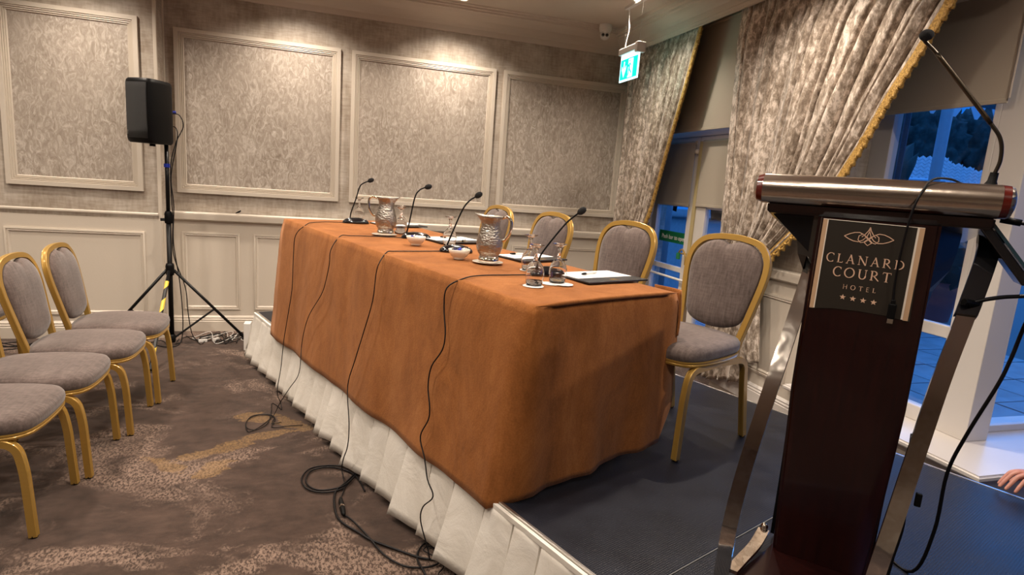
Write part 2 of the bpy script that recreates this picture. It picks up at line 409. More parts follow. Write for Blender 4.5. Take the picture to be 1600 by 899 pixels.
# dado: cream lower wall as thin boarding, with bead, rail and raised panels
def board(name, x0, x1, y0, y1, z0, z1, label, m='cream'):
    bm = B(); box(bm, x0, x1, y0, y1, z0, z1, .003); return S(obj(name, bm, M[m]), label, 'panelling')
board('wainscot', XL, XP, YB-.012, YB, 0, 1.06, 'cream dado boarding behind the table')
board('wainscot', XR, XL-.002, YL-.012, YL, 0, 1.06, 'cream dado boarding behind the floor chairs')
board('wainscot', XP-.012, XP, 3.12, 4.05, 0, 1.06, 'cream dado boarding beside the lectern')
bm = B(); box(bm, XL-.022, XL+.004, YL-.006, YL+.02, 0, CZ, .003); S(obj('trim_1', bm, M['cream']), 'cream corner bead on the proud wall edge', 'trim')
bm = B(); box(bm, XL, XL+.012, YL+.02, YB-.013, 0, 1.09, .002); S(obj('trim_2', bm, M['cream']), 'cream boarding on the return beside the speaker', 'trim')
bm = B(); box(bm, XL+.001, XL+.012, YB-.05, YB-.03, 1.13, 3.0); S(obj('trim_3', bm, M['cream']), 'thin cream strip in the wall recess', 'trim')

def prof_run(name, p0, p1, N, prof, m, label, cat='moulding'):
    """moulding: straight run p0-p1, profile (z offset, out) with out along -N"""
    bm = B(); p0, p1, N = Vector(p0), Vector(p1), Vector(N); A, C = [], []
    for (dz, out) in prof:
        A.append(bm.verts.new(p0+N*out+Vector((0, 0, dz)))); C.append(bm.verts.new(p1+N*out+Vector((0, 0, dz))))
    n = len(prof)
    for k in range(n): bm.faces.new((A[k], A[(k+1) % n], C[(k+1) % n], C[k]))
    bm.faces.new(A[::-1]); bm.faces.new(C); return S(obj(name, bm, m), label, cat)
RAIL = [(0, 0), (0, .028), (.012, .045), (.055, .050), (.068, .050), (.078, .042), (.080, 0)]
BEAD = [(0, 0), (0, .008), (.006, .014), (.018, .014), (.026, .006), (.026, 0)]
SKT = [(0, 0), (0, .022), (.095, .022), (.10, .017), (.112, .020), (.122, .013), (.132, .016), (.142, .008), (.15, 0)]
prof_run('trim_4', (XL+.012, YB-.012, 1.05), (XP, YB-.012, 1.05), (0, -1, 0), RAIL, M['cream'], 'broad cream dado rail along the back wall')
prof_run('trim_5', (XR, YL-.012, 1.092), (XL-.02, YL-.012, 1.092), (0, -1, 0), BEAD, M['cream'], 'slim cream bead above the left dado')
prof_run('trim_6', (XP-.012, 3.12, 1.05), (XP-.012, 4.05, 1.05), (-1, 0, 0), RAIL, M['cream'], 'cream dado rail beside the lectern')
prof_run('baseboard_back', (XL+.012, YB-.012, 0), (XP, YB-.012, 0), (0, -1, 0), SKT, M['cream'], 'moulded skirting board along the back wall', 'skirting')
prof_run('baseboard_left', (XR, YL-.012, 0), (XL, YL-.012, 0), (0, -1, 0), SKT, M['cream'], 'moulded skirting board behind the floor chairs', 'skirting')
prof_run('baseboard_right', (XP-.012, 3.12, .09), (XP-.012, 4.05, .09), (-1, 0, 0), SKT, M['white'], 'moulded skirting board beside the stage', 'skirting')
# wall frames: mitred moulding (a: inwards from the outer edge, b: out of the wall)
FR = [(0, 0), (0, .026), (.034, .028), (.036, .020), (.046, .024), (.048, .015), (.060, .020), (.062, .010), (.072, .014), (.078, .004), (.078, 0)]
FD = [(0, 0), (0, .010), (.014, .014), (.018, .006), (.028, .011), (.036, .004), (.040, 0)]
def frame(i, axis, a0, a1, z0, z1, at, prof, label, fill=None, fl=None):
    if axis == 'x': P = [(a0, at, z0), (a1, at, z0), (a1, at, z1), (a0, at, z1)]; N = (0, -1, 0)
    else: P = [(at, a0, z0), (at, a0, z1), (at, a1, z1), (at, a1, z0)]; N = (-1, 0, 0)
    bm = B(); N = Vector(N); C = sum((Vector(p) for p in P), Vector())/4
    sgn = 1 if N.cross(Vector(P[1])-Vector(P[0])).dot(C-Vector(P[0])) > 0 else -1
    sweep(bm, P, N, [(a*sgn*1.0, b) for a, b in prof], closed=True)
    o = S(obj('trim_%d' % i, bm, M['cream'], auto=25), label, 'moulding')
    if fill:
        w_ = prof[-1][0]-.01; bm = B()
        if axis == 'x': box(bm, a0+w_, a1-w_, at-.004, at-.0005, z0+w_, z1-w_)
        else: box(bm, at-.004, at-.0005, a0+w_, a1-w_, z0+w_, z1-w_)
        obj('wallpaper_panel', bm, M[fill], o)
    return o
ZB, ZT = 1.300, 2.718
frame(7, 'x', -1.392, .006, ZB, ZT, YB, FR, 'large cream wall frame right of the speaker', 'paper_swirl')
frame(8, 'x', .106, 1.513, ZB, ZT, YB, FR, 'large cream wall frame above the far table end', 'paper_swirl')
frame(9, 'x', 1.594, 2.994, ZB, ZT, YB, FR, 'large cream wall frame nearest the curtain', 'paper_swirl')
frame(10, 'x', -2.575, -1.600, ZB, ZT, YL, FR, 'large cream wall frame left of the speaker', 'paper_swirl')
frame(11, 'x', -3.75, -2.72, ZB, ZT, YL, FR, 'large cream wall frame outside the left edge', 'paper_swirl')
k = 12
for (a0, a1, lb) in ((-1.365, -.878, 'dado panel just right of the speaker stand'), (-.755, -.27, 'dado panel at the left end of the table'), (-.15, .84, 'dado panel hidden behind the table'), (.96, 1.70, 'dado panel behind the first chairs'), (1.805, 2.9, 'wide dado panel behind the table chairs')):
    frame(k, 'x', a0, a1, .206, .942, YB-.012, FD, 'cream ' + lb); k += 1
frame(k, 'x', -2.62, -1.60, .206, .95, YL-.012, FD, 'cream dado panel behind the left floor chairs'); k += 1
frame(k, 'x', -3.75, -2.74, .206, .95, YL-.012, FD, 'cream dado panel outside the left edge'); k += 1
frame(k, 'y', 3.22, 3.75, .33, .942, XP-.012, FD, 'cream dado panel beside the lectern'); k += 1
# cornice
COR = [(0, 0), (0, .018), (.012, .022), (.05, .028), (.075, .055), (.11, .12), (.135, .20), (.15, .23), (.15, .26), (.165, .265), (.165, .30), (.178, .305), (.178, .345), (.19, .35), (.19, 0)]
prof_run('trim_21', (XL, YB, 3.012), (2.84, YB, 3.012), (0, -1, 0), COR, M['ceil'], 'moulded cornice along the back wall', 'cornice')
prof_run('trim_22', (XR, YL, 3.012), (XL, YL, 3.012), (0, -1, 0), COR, M['ceil'], 'moulded cornice on the left wall section', 'cornice')
COR2 = [(0, 0), (0, .004), (.02, .006), (.022, .016), (.07, .02), (.085, .05), (.11, .09), (.125, .12), (.14, .125), (.14, .16), (.16, .165), (.16, .21), (.188, .215), (.188, 0)]
prof_run('trim_23', (2.86, -1.0, 3.012), (2.86, YB, 3.012), (-1, 0, 0), COR2, M['ceil'], 'long cream pelmet and cornice above the curtains', 'pelmet')
bm = B(); box(bm, 2.86, 2.885, -1.0, YB-.001, 3.0, CZ-.001, .003); S(obj('trim_24', bm, M['ceil']), 'pelmet board hiding the curtain track', 'pelmet')
bm = B(); box(bm, 2.91, 2.945, 2.1, YB-.03, 3.06, 3.09, .004); box(bm, 2.925, 2.93, 4.6, 4.66, 3.03, 3.06); tag(obj('curtain_track', bm, M['ceil']), 'cream curtain track behind the pelmet', 'curtain rail')

# ------------------------------------------------------------------ window joinery
def cut(bm, x0, x1, y0, y1, z0, z1): box(bm, x0, x1, y0, y1, z0, z1, .004)
# wide window: opening y 2.35-3.12, sill .37, head 2.75, frame plane x 3.33
win = empty('window_1', (3.36, 2.7, .37)); S(win, 'wide window behind the lectern with blue dusk outside', 'window')
def at(o, par):   # keep world placement under a parent empty
    o.location = (-par.location[0], -par.location[1], -par.location[2]); o.parent = par; return o
def wpart(name, parent, m, *bxs):
    bm = B()
    for b_ in bxs: cut(bm, *b_)
    return at(obj(name, bm, M[m]), parent)
wpart('frame_post', win, 'white', (3.33, 3.40, 2.98, 3.12, .37, 2.75))
wpart('frame_post', win, 'white', (3.33, 3.40, 2.35, 2.385, .37, 2.75))
wpart('frame_rail', win, 'white', (3.33, 3.40, 2.385, 2.98, .37, .46))
wpart('frame_rail', win, 'white', (3.33, 3.40, 2.385, 2.98, 2.66, 2.75))
wpart('transom', win, 'white', (3.34, 3.39, 2.385, 2.98, .90, .97))
wpart('pane', win, 'pane', (3.36, 3.366, 2.385, 2.98, .97, 2.66))
wpart('pane', win, 'pane', (3.36, 3.366, 2.385, 2.98, .46, .90))
# corner pillar and sill that turns the corner
bm = B(); box(bm, 3.33, 3.50, 2.18, 2.35, .37, CZ-.001, .004); S(obj('trim_25', bm, M['white']), 'square white corner post of the window bay', 'post')
bm = B()
sp_ = [(2.965, 1.84), (5.55, 1.84), (5.55, 2.45), (3.45, 2.45), (3.45, 3.16), (2.965, 3.16)]
V0 = [bm.verts.new((x, y, .335)) for x, y in sp_]; V1 = [bm.verts.new((x, y, .37)) for x, y in sp_]
bm.faces.new(V0[::-1]); bm.faces.new(V1)
for i in range(6): bm.faces.new((V0[i], V0[(i+1) % 6], V1[(i+1) % 6], V1[i]))
bmesh.ops.bevel(bm, geom=[e for e in bm.edges if abs(e.verts[0].co.z-e.verts[1].co.z) < .01], offset=.01, segments=3, affect='EDGES')
S(obj('trim_26', bm, M['white'], auto=30), 'broad white sill below the windows turning the corner', 'sill')
wall('wall_right_low', 3.03, 5.55, 1.90, 2.30, 0, .334, M['cream'], 'low cream wall below the right sill')
wall('wall_right_base', 3.03, 3.40, 2.30, 3.12, 0, .334, M['cream'], 'low cream wall below the wide window')
# right window facing the camera side
w2 = empty('window_2', (4.4, 2.30, .37)); S(w2, 'tall glazing right of the corner post onto the patio', 'window')
wpart('frame_rail', w2, 'white', (3.50, 5.55, 2.27, 2.33, .37, .41)); wpart('frame_rail', w2, 'white', (3.50, 5.55, 2.27, 2.33, 2.7, 2.8))
wpart('frame_post', w2, 'white', (4.75, 4.82, 2.27, 2.33, .41, 2.7)); wpart('frame_post', w2, 'white', (5.5, 5.6, 2.27, 2.33, .37, 2.8))
wpart('pane', w2, 'pane', (3.50, 4.75, 2.295, 2.301, .41, 2.7)); wpart('pane', w2, 'pane', (4.82, 5.5, 2.295, 2.301, .41, 2.7))
w4 = empty('window_4', (XW+.03, .3, .334)); S(w4, 'unseen garden glazing beyond the right edge letting in blue daylight', 'window')  # unseen glazing, added to let blue daylight onto the stage
wpart('frame_rail', w4, 'white', (XW, XW+.06, -1.6, 2.25, .336, .39)); wpart('frame_rail', w4, 'white', (XW, XW+.06, -1.6, 2.25, 2.74, 2.80))
for yy in (-1.6, -.3, .95, 2.19): wpart('frame_post', w4, 'white', (XW, XW+.06, yy, yy+.06, .39, 2.74))
for yy in (-1.54, -.24, 1.01): wpart('pane', w4, 'pane', (XW+.025, XW+.031, yy, yy+1.18, .39, 2.74))
wall('wall_right_bay_head', 3.50, 5.7, 2.25, 2.35, 2.8, CZ, M['cream'], 'cream wall above the right glazing')
# french doors at x 3.2
XD = 3.20
def door(i, y0, y1, label, stile0, stile1):
    d_ = empty('door_%d' % i, (XD, (y0+y1)/2, .02)); S(d_, label, 'door')
    wpart('stile', d_, 'white', (XD, XD+.05, y0, y0+stile0, .02, 2.14)); wpart('stile', d_, 'white', (XD, XD+.05, y1-stile1, y1, .02, 2.14))
    a, b_ = y0+stile0, y1-stile1
    wpart('rail', d_, 'white', (XD, XD+.05, a, b_, .02, .28)); wpart('rail', d_, 'white', (XD+.005, XD+.045, a, b_, .855, .905)); wpart('rail', d_, 'white', (XD, XD+.05, a, b_, 2.03, 2.14))
    wpart('glazing_bar', d_, 'white', (XD+.01, XD+.04, a, b_, 1.49, 1.52))
    wpart('pane', d_, 'pane', (XD+.022, XD+.027, a, b_, .905, 2.03)); wpart('pane', d_, 'pane', (XD+.022, XD+.027, a, b_, .28, .855))
    return d_
dl = door(1, 4.855, 5.58, 'white glazed door leaf nearest the far curtain', .075, .09)
dr = door(2, 4.22, 4.845, 'white glazed door leaf beside the wide curtain', .075, .20)
bm = B(); cut(bm, XD-.018, XD, 4.79, 4.835, .02, 2.1); at(obj('astragal', bm, mat('cream_yellow_strip', (.50, .40, .20), .4)), dr)
fr = empty('window_3', (XD, 4.9, 2.15)); S(fr, 'white transom frame around the glazed doors', 'window frame')
wpart('frame_rail', fr, 'white', (XD-.01, XD+.06, 4.05, 5.72, 2.145, 2.20)); wpart('frame_rail', fr, 'white', (XD-.01, XD+.06, 4.05, 5.72, 2.70, 2.75))
wpart('frame_post', fr, 'white', (XD-.02, XD+.07, 4.05, 4.215, 0.0, 2.70)); wpart('frame_post', fr, 'white', (XD-.02, XD+.07, 5.585, 5.72, 0.0, 2.70)); wpart('pane', fr, 'pane', (XD+.022, XD+.027, 4.22, 5.58, 2.2, 2.70))
bm = B(); lathe(bm, [(0, 0), (.022, 0), (.026, .01), (.022, .03), (.012, .04), (0, .045)], 14)
kb = obj('latch_knob', bm, M['ceil'], smooth=True); kb.rotation_euler = (0, -PI/2, 0); kb.location = Vector((XD, 4.86, 2.005))-Vector(dl.location); kb.parent = dl
# green push bar sign across the glass, and the yellow strap on the bar
def text(body, size, loc, rot, m, parent, name='lettering', align='CENTER', ext=.0006):
    cu = bpy.data.curves.new(name, 'FONT'); cu.body = body; cu.size = size; cu.align_x = align; cu.align_y = 'CENTER'; cu.extrude = ext
    tmp = bpy.data.objects.new('tmp', cu); COL.objects.link(tmp); bpy.context.view_layer.update(); me = bpy.data.meshes.new_from_object(tmp.evaluated_get(bpy.context.evaluated_depsgraph_get())); bpy.data.objects.remove(tmp); me.materials.clear(); me.materials.append(m)
    o = bpy.data.objects.new(name, me); COL.objects.link(o); o.location = loc; o.rotation_euler = rot; o.parent = parent; return o
ps = empty('push_bar_sign', (XD+.012, 5.135, 1.185)); tag(ps, 'green strip sign reading Push bar to open on door glass', 'sign')
bm = B(); box(bm, -.002, .002, -.27, .27, -.055, .055, .001); obj('plate', bm, M['green'], ps)
text('✓ Push bar to open'.replace('✓ ', ''), .062, (-.004, 0, -.004), (PI/2, 0, -PI/2), M['paper'], ps)['kind'] = 'stuff'
bm = B(); tube(bm, [(XD-.05, 4.62, .80), (XD-.05, 5.5, .80)], .012, 8); tube(bm, [(XD+.001, 4.66, .80), (XD-.05, 4.66, .80)], .01, 8); tube(bm, [(XD+.001, 5.46, .80), (XD-.05, 5.46, .80)], .01, 8)
st_ = tag(obj('push_bar', bm, M['plastic_white'], auto=40), 'white push bar across the glazed doors', 'push bar')
bm = B(); tube(bm, catmull([(3.21, 4.87, 1.05), (3.12, 4.86, 1.06), (3.11, 4.80, 1.10), (3.11, 4.74, 1.05), (3.11, 4.73, .96)], 5), .008, 6)
bm2 = B(); box(bm2, 3.105, 3.125, 4.84, 4.885, 1.0, 1.06, .003)
ss = tag(obj('yellow_strap', bm, M['gold']), 'yellow strap with a green tag by the doors', 'strap'); obj('green_tag', bm2, M['green'], ss)
# blinds
def blind(x, y0, y1, z0, z1, label):
    bm = B(); box(bm, x, x+.004, y0, y1, z0, z1); o = tag(obj('roller_blind', bm, M['blind']), label, 'blind', 'cream roller blinds in the windows')
    bm = B(); box(bm, x-.003, x+.007, y0, y1, z0-.012, z0+.012, .003); obj('bottom_bar', bm, M['blind'], o)
    bm = B(); tube(bm, [(x+.015, y0, z1), (x+.015, y1, z1)], .02, 10); obj('roller', bm, M['blind'], o); return o
blind(3.09, 4.06, 5.70, 2.19, 3.08, 'wide cream roller blind above the glazed doors')
blind(XD-.016, 4.90, 5.52, 1.51, 2.09, 'small shaded blind on the far door leaf')
blind(XD-.016, 4.36, 4.785, 1.52, 2.09, 'small pale blind on the door leaf by the wide curtain')
blind(3.27, 2.29, 3.10, 2.19, 3.08, 'wide cream roller blind over the window behind the lectern')
bm = B(); tube(bm, [(3.26, 2.275, 2.2), (3.26, 2.275, 3.07)], .004, 6); tag(obj('blind_cord', bm, M['ceil']), 'thin cord hanging beside the wide window blind', 'cord')

# ------------------------------------------------------------------ outside
bm = B(); box(bm, 2.0, 70, -8, 80, -.35, -.30); S(obj('ground', bm, mat('garden_ground', (.13, .14, .13), .9)), 'dark ground beyond the windows', 'ground')
pt = empty('patio', (6, 5, -.30)); S(pt, 'grey paved patio outside the glass', 'patio')
slab = None
for i in range(9):
    for j in range(9):
        x = 3.7+i*.62; y = 2.5+j*.62
        if slab is None: bm = B(); box(bm, -.3, .3, -.3, .3, 0, .04, .006); slab = obj('paving_slab', bm, M['patio'], pt); o = slab
        else: o = slab.copy(); COL.objects.link(o); o.parent = pt
        o.location = (x-6, y-5, random.uniform(-.004, .004))
def roof(name, x, y, z, wx, dy, hz_, rz, lb, hip):
    """house with a pantiled roof slope facing us"""
    h = empty(name, (x, y, z), rz); tag(h, lb, 'house')
    bm = B(); box(bm, -wx/2+.3, wx/2-.3, .3, dy*1.2, -z+.3-.6, 0); obj('wall', bm, M['render'], h)
    bm = B()
    nx, ny = int(wx/.30), int(dy/.34)
    for j in range(ny):
        for i in range(nx):
            f0 = j/ny; xx = -wx/2+i*.30
            if hip and (xx+.15) > wx/2-f0*wx*hip: continue
            y0 = f0*dy; z0 = f0*hz_; pts = []
            for kk in range(5):
                u = kk/4; pts.append((xx+u*.30, y0, z0+.05+.06*math.sin(u*2*PI)))
            a = [bm.verts.new(p) for p in pts]; b_ = [bm.verts.new((p[0], p[1]+dy/ny*1.05, p[2]+hz_/ny-.02)) for p in pts]; c2 = [bm.verts.new((p[0], p[1], p[2]-.05)) for p in pts]
            for kk in range(4): bm.faces.new((a[kk], a[kk+1], b_[kk+1], b_[kk])); bm.faces.new((c2[kk], c2[kk+1], a[kk+1], a[kk]))
    o = obj('roof_tiles', bm, M['rooftile'], h); o['kind'] = 'stuff'
    bm = B(); tube(bm, [(-wx/2, -.06, -.05), (wx/2, -.06, -.05)], .09, 8); obj('gutter', bm, M['awning'], h)
roof('house', 27.6, 24.0, 3.35, 4.2, 2.2, 1.25, -.89, 'small house with a blue lit tiled roof left of the outside post', 0)
roof('house', 37.4, 27.1, 3.66, 4.3, 2.6, 1.5, -.89, 'small house with a hipped tiled roof right of the outside post', .9)
fw2, rt2 = Vector((.288, .942, 0)), Vector((.957, -.28, 0))
kt = ['furthest left', 'second from the left', 'third from the left', 'fourth from the left', 'fourth from the right', 'third from the right', 'second from the right', 'furthest right']
for i in range(8):
    p = fw2*(54 if i % 2 else 55.5)+rt2*(5+i*7.4); r = 4.5; z = 5.9+.5*math.sin(i*2.1)
    tr = empty('tree', (p.x, p.y, -.3)); tag(tr, 'dark tree in the row beyond the garden, '+kt[i], 'tree', 'trees beyond the garden'); bm = B()
    bmesh.ops.create_icosphere(bm, subdivisions=5, radius=r)
    for v in bm.verts:
        n_ = noise.fractal(v.co*.9+Vector((i*9, 0, 0)), .6, 2.0, 6); v.co *= 1+.22*n_; v.co.z = v.co.z*1.3+z+.6
    obj('foliage', bm, M['leaf'], tr, smooth=True)
    bm = B(); tube(bm, [(0, 0, 0), (0, 0, z)], .3, 8); obj('trunk', bm, M['render'], tr)
bs = empty('bush', (7.35, 6.85, -.3)); tag(bs, 'dark leafy bush left of the tiled roofs', 'bush'); bm = B()
bmesh.ops.create_icosphere(bm, subdivisions=5, radius=.62)
for v in bm.verts: v.co *= 1+.5*noise.fractal(v.co*5, .6, 2.0, 5); v.co.z = v.co.z*2.0+1.35
obj('foliage', bm, M['leaf'], bs, smooth=True)
bm = B(); tube(bm, [(0, 0, 0), (0, 0, 3.0)], .055, 14); ps_ = obj('garden_post', bm, mat('grey_post', (.30, .30, .30), .6), smooth=True); ps_.location = (5.97, 4.74, -.30); tag(ps_, 'pale post standing on the patio outside the window', 'post')
ps2 = ps_.copy(); COL.objects.link(ps2); ps2.location = (4.22, 6.95, -.30); tag(ps2, 'pale post outside the glazed doors', 'post')
aw = empty('awning', (6.9, 4.9, 2.66)); tag(aw, 'awning with pale scalloped valance over the patio', 'awning')
bm = B(); box(bm, -1.3, 1.9, -.02, .02, .10, .14); obj('front_bar', bm, M['awndark'], aw)
bm = B(); tube(bm, [(-1.2, .0, .26), (1.9, .0, .02)], .018, 6); obj('slanting_bar', bm, M['awndark'], aw)
for xx in (-1.25, 1.85):
    bm = B(); tube(bm, [(xx, 0, .12), (xx, 0, -2.98)], .03, 8); obj('leg', bm, M['awndark'], aw)
for i in range(9):
    y0 = -1.08+i*.315; bm = B(); P = [(y0, 0), (y0+.22, 0), (y0+.21, -.02), (y0+.13, -.13), (y0+.09, -.13), (y0+.01, -.02)]
    a = [bm.verts.new((p[0], -.022, p[1]+.10)) for p in P]; b_ = [bm.verts.new((p[0], -.028, p[1]+.10)) for p in P]
    bm.faces.new(a[::-1]); bm.faces.new(b_)
    for q in range(6): bm.faces.new((a[q], a[(q+1) % 6], b_[(q+1) % 6], b_[q]))
    obj('scallop', bm, M['awning'], aw)
chair_o = empty('planter', (10.5, 7.9, -.30)); chair_o.scale = (1.7, 1.7, 1.7); tag(chair_o, 'reddish planter standing on the patio', 'planter')
bm = B(); lathe(bm, [(0, 0), (.16, 0), (.22, .4), (.24, .42), (.2, .42), (.18, .36), (0, .36)], 18); obj('pot', bm, mat('terracotta', (.5, .1, .08), .6), chair_o, auto=40)
bm = B(); bmesh.ops.create_icosphere(bm, subdivisions=3, radius=.35)
for v in bm.verts: v.co *= 1+.5*noise.noise(v.co*7); v.co.z += .7
obj('foliage', bm, M['leaf'], chair_o)

# ------------------------------------------------------------------ ceiling lights
lp = empty('ceiling_spotlight', (1.05, 5.57, CZ)); tag(lp, 'recessed ceiling spotlight above the far end of the table', 'spotlight', 'recessed ceiling spotlights')
bm = B(); lathe(bm, [(.034, -.0005), (.05, -.0005), (.05, -.006), (.044, -.010), (.036, -.007), (.034, -.0005)], 24); obj('bezel', bm, M['plastic_white'], lp, smooth=True)
bm = B(); lathe(bm, [(0, -.004), (.033, -.004), (.033, -.0005), (0, -.0005)], 20); obj('lens', bm, mat('lit_lens', (1, 1, 1), .3, emit=((1, .86, .7), 40)), lp)
spots = [(-.38, 5.50, 'above the second wall frame'), (-1.95, 5.15, 'above the speaker'), (2.41, 4.82, 'beside the exit sign'), (2.35, 3.1, 'above the nearest table chair'), (1.05, 3.9, 'above the middle of the table'), (-.38, 3.9, 'above the carpet beside the table'),
         (-1.95, 3.6, 'above the floor chairs'), (-3.5, 4.6, 'beyond the left edge'), (1.05, 2.3, 'above the near end of the table'), (-.38, 2.2, 'above the front carpet'), (.55, .5, 'in front of the camera'), (2.5, .9, 'right of the lectern'), (-1.95, 1.9, 'above the nearest floor chair'), (-.38, .4, 'behind the camera'), (-1.95, .2, 'behind the camera left'), (-3.5, 2.2, 'far left'), (1.2, -.9, 'rear right')]
def lamp(x, y):
    k_ = .9 if x == 2.5 else .5 if y < 1.2 else (.75 if y < 2.6 else 1.)
    ld = bpy.data.lights.new('spot_light', 'SPOT'); ld.energy = LAMP_W*k_; ld.color = LAMP_COL; ld.spot_size = math.radians(165 if y < 2.6 else 135); ld.spot_blend = .9; ld.shadow_soft_size = .05
    lo = bpy.data.objects.new('spot_light', ld); COL.objects.link(lo); lo.location = (x, y, CZ-.02)
lamp(1.05, 5.57)
for x, y, lb in spots:
    c = copy_tree(lp); c.location = (x, y, CZ); tag(c, 'recessed ceiling spotlight ' + lb); lamp(x, y)

# ------------------------------------------------------------------ curtains
def curtain(name, label, left, right, X0, npl, amp, tie_t, tails, seed, trim=True):
    """left / right: tables t -> (y, z) of the two edges; pleats displace in x"""
    cu = tag(empty(name, (X0, left[0][1][0], 0)), label, 'curtain'); ox, oy = X0, left[0][1][0]
    def ed(tab, t):
        for (a, p), (b_, q) in zip(tab, tab[1:]):
            if t <= b_:
                k_ = (t-a)/(b_-a); return (p[0]+(q[0]-p[0])*k_, p[1]+(q[1]-p[1])*k_)
        return tab[-1][1]
    def fn(s, t):
        a, b_ = ed(left, t), ed(right, t); ss = s+.012*math.sin(s*19+seed)+.006*math.sin(s*47+seed*2)
        y = a[0]+(b_[0]-a[0])*s; z = a[1]+(b_[1]-a[1])*s
        w_ = abs(a[0]-b_[0]); ph = ss*npl*2*PI+.5*math.sin(t*3+s*9+seed)
        am = amp*(.75+.5*noise.noise(Vector((s*9, t*1.5, seed))))*min(1., .25+t*6)
        sf = abs(math.sin(ph/2)); d = -am*(2*sf**.62-1)+.22*am*math.sin(1.7*ph+seed+2*t)+.18*am*math.sin(ph*.37+4*t+seed)
        d += .003*noise.noise(Vector((y*14, z*9, seed)))
        if s > .93: d += (-.035-d)*min(1, (s-.93)/.05)
        y += .25*am*math.sin(ph+.4)*(1 if w_ > .2 else .4)
        sag = .03*math.sin(PI*s)*max(0, t-.2)
        return Vector((d-ox*0, y-oy, z-sag))
    bm = B(); grid(bm, npl*12, 70, fn); o = obj('drape', bm, M['velvet'], cu, smooth=True)
    sm = o.modifiers.new('thickness', 'SOLIDIFY'); sm.thickness = .004
    if trim:
        bm = B(); n = 60
        for i in range(n):
            t0, t1 = i/n, (i+1)/n; p0, p1 = fn(1, t0), fn(1, t1); d = (p1-p0).normalized(); q = Vector((0, d.z, -d.y))
            if q.y > 0: q = -q
            V = [bm.verts.new(p0+Vector((-.006, 0, 0))-q*.034), bm.verts.new(p1+Vector((-.006, 0, 0))-q*.034), bm.verts.new(p1+Vector((-.010, 0, 0))+q*.012), bm.verts.new(p0+Vector((-.010, 0, 0))+q*.012)]
            bm.faces.new(V)
        bmesh.ops.remove_doubles(bm, verts=bm.verts, dist=.0005)
        o = obj('braid', bm, M['goldtrim'], cu); sm = o.modifiers.new('thickness', 'SOLIDIFY'); sm.thickness = .005
        first = None; L = 0; last = fn(1, 0); N = 900
        for i in range(1, N):
            p = fn(1, i/N); L += (p-last).length
            if L > .058:
                L = 0; d = (p-last).normalized(); q = Vector((0, d.z, -d.y)); q = -q if q.y > 0 else q
                if first is None:
                    bm = B(); lathe(bm, [(0, .006), (.010, .003), (.0125, -.006), (.007, -.010), (.012, -.018), (.008, -.024), (.014, -.036), (.016, -.052), (0, -.054)], 10)
                    first = obj('tassel', bm, M['goldtrim'], cu, smooth=True); tt = first
                else: tt = first.copy(); COL.objects.link(tt); tt.parent = cu
                tt.location = p+q*.016+Vector((-.008, 0, 0)); tt.rotation_euler = (math.atan2(-q.y, 1)*.55, 0, 0)
            last = p
    for (tl, trr, dz, nm, np_) in tails:
        def fb(s, t, tl=tl, trr=trr):
            a, b_ = ed(tl, t), ed(trr, t); y = a[0]+(b_[0]-a[0])*s; z = a[1]+(b_[1]-a[1])*s
            ph = s*np_*2*PI+seed; am = .035*(.5+.7*t)
            fold = .03*math.sin(z*70) if z < .16 else 0
            return Vector((am*math.sin(ph)+.012*math.sin(2.7*ph+t*3)+fold+dz, y-oy+.015*math.cos(ph), z+.006*math.sin(ph*1.3)))
        bm = B(); grid(bm, np_*12, 34, fb); o = obj(nm, bm, M['velvet'], cu, smooth=True); sm = o.modifiers.new('thickness', 'SOLIDIFY'); sm.thickness = .004
    return cu
XC = 2.95
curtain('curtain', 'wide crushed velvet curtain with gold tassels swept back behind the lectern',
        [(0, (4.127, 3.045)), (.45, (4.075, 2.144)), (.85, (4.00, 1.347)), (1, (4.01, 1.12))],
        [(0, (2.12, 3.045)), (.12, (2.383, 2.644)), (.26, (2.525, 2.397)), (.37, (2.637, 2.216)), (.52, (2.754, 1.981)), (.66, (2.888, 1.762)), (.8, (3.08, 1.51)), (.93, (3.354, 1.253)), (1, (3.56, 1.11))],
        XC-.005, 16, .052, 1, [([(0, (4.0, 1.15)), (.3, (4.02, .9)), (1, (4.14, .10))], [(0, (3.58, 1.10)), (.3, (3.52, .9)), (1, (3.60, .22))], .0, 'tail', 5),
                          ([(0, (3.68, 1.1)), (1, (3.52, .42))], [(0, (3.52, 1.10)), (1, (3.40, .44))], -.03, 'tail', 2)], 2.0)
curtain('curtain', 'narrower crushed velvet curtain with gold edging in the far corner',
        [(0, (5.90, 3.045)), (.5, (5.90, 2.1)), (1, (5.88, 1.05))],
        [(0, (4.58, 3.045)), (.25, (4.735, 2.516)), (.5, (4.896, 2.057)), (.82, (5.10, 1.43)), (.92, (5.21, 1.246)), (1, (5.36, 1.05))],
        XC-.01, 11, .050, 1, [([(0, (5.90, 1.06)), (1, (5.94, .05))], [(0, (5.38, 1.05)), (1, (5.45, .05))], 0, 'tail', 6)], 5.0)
# tieback brackets
for (y, lb) in ((3.62, 'curtain tieback hook beside the lectern'),):
    bm = B(); tube(bm, catmull([(3.036, y-.02, 1.20), (2.93, y-.04, 1.22), (2.86, y+.06, 1.17), (2.87, y+.30, 1.12), (2.93, y+.40, 1.10)], 6), .012, 8)
    tag(obj('curtain_tieback', bm, M['velvet'], smooth=True), lb, 'tieback')

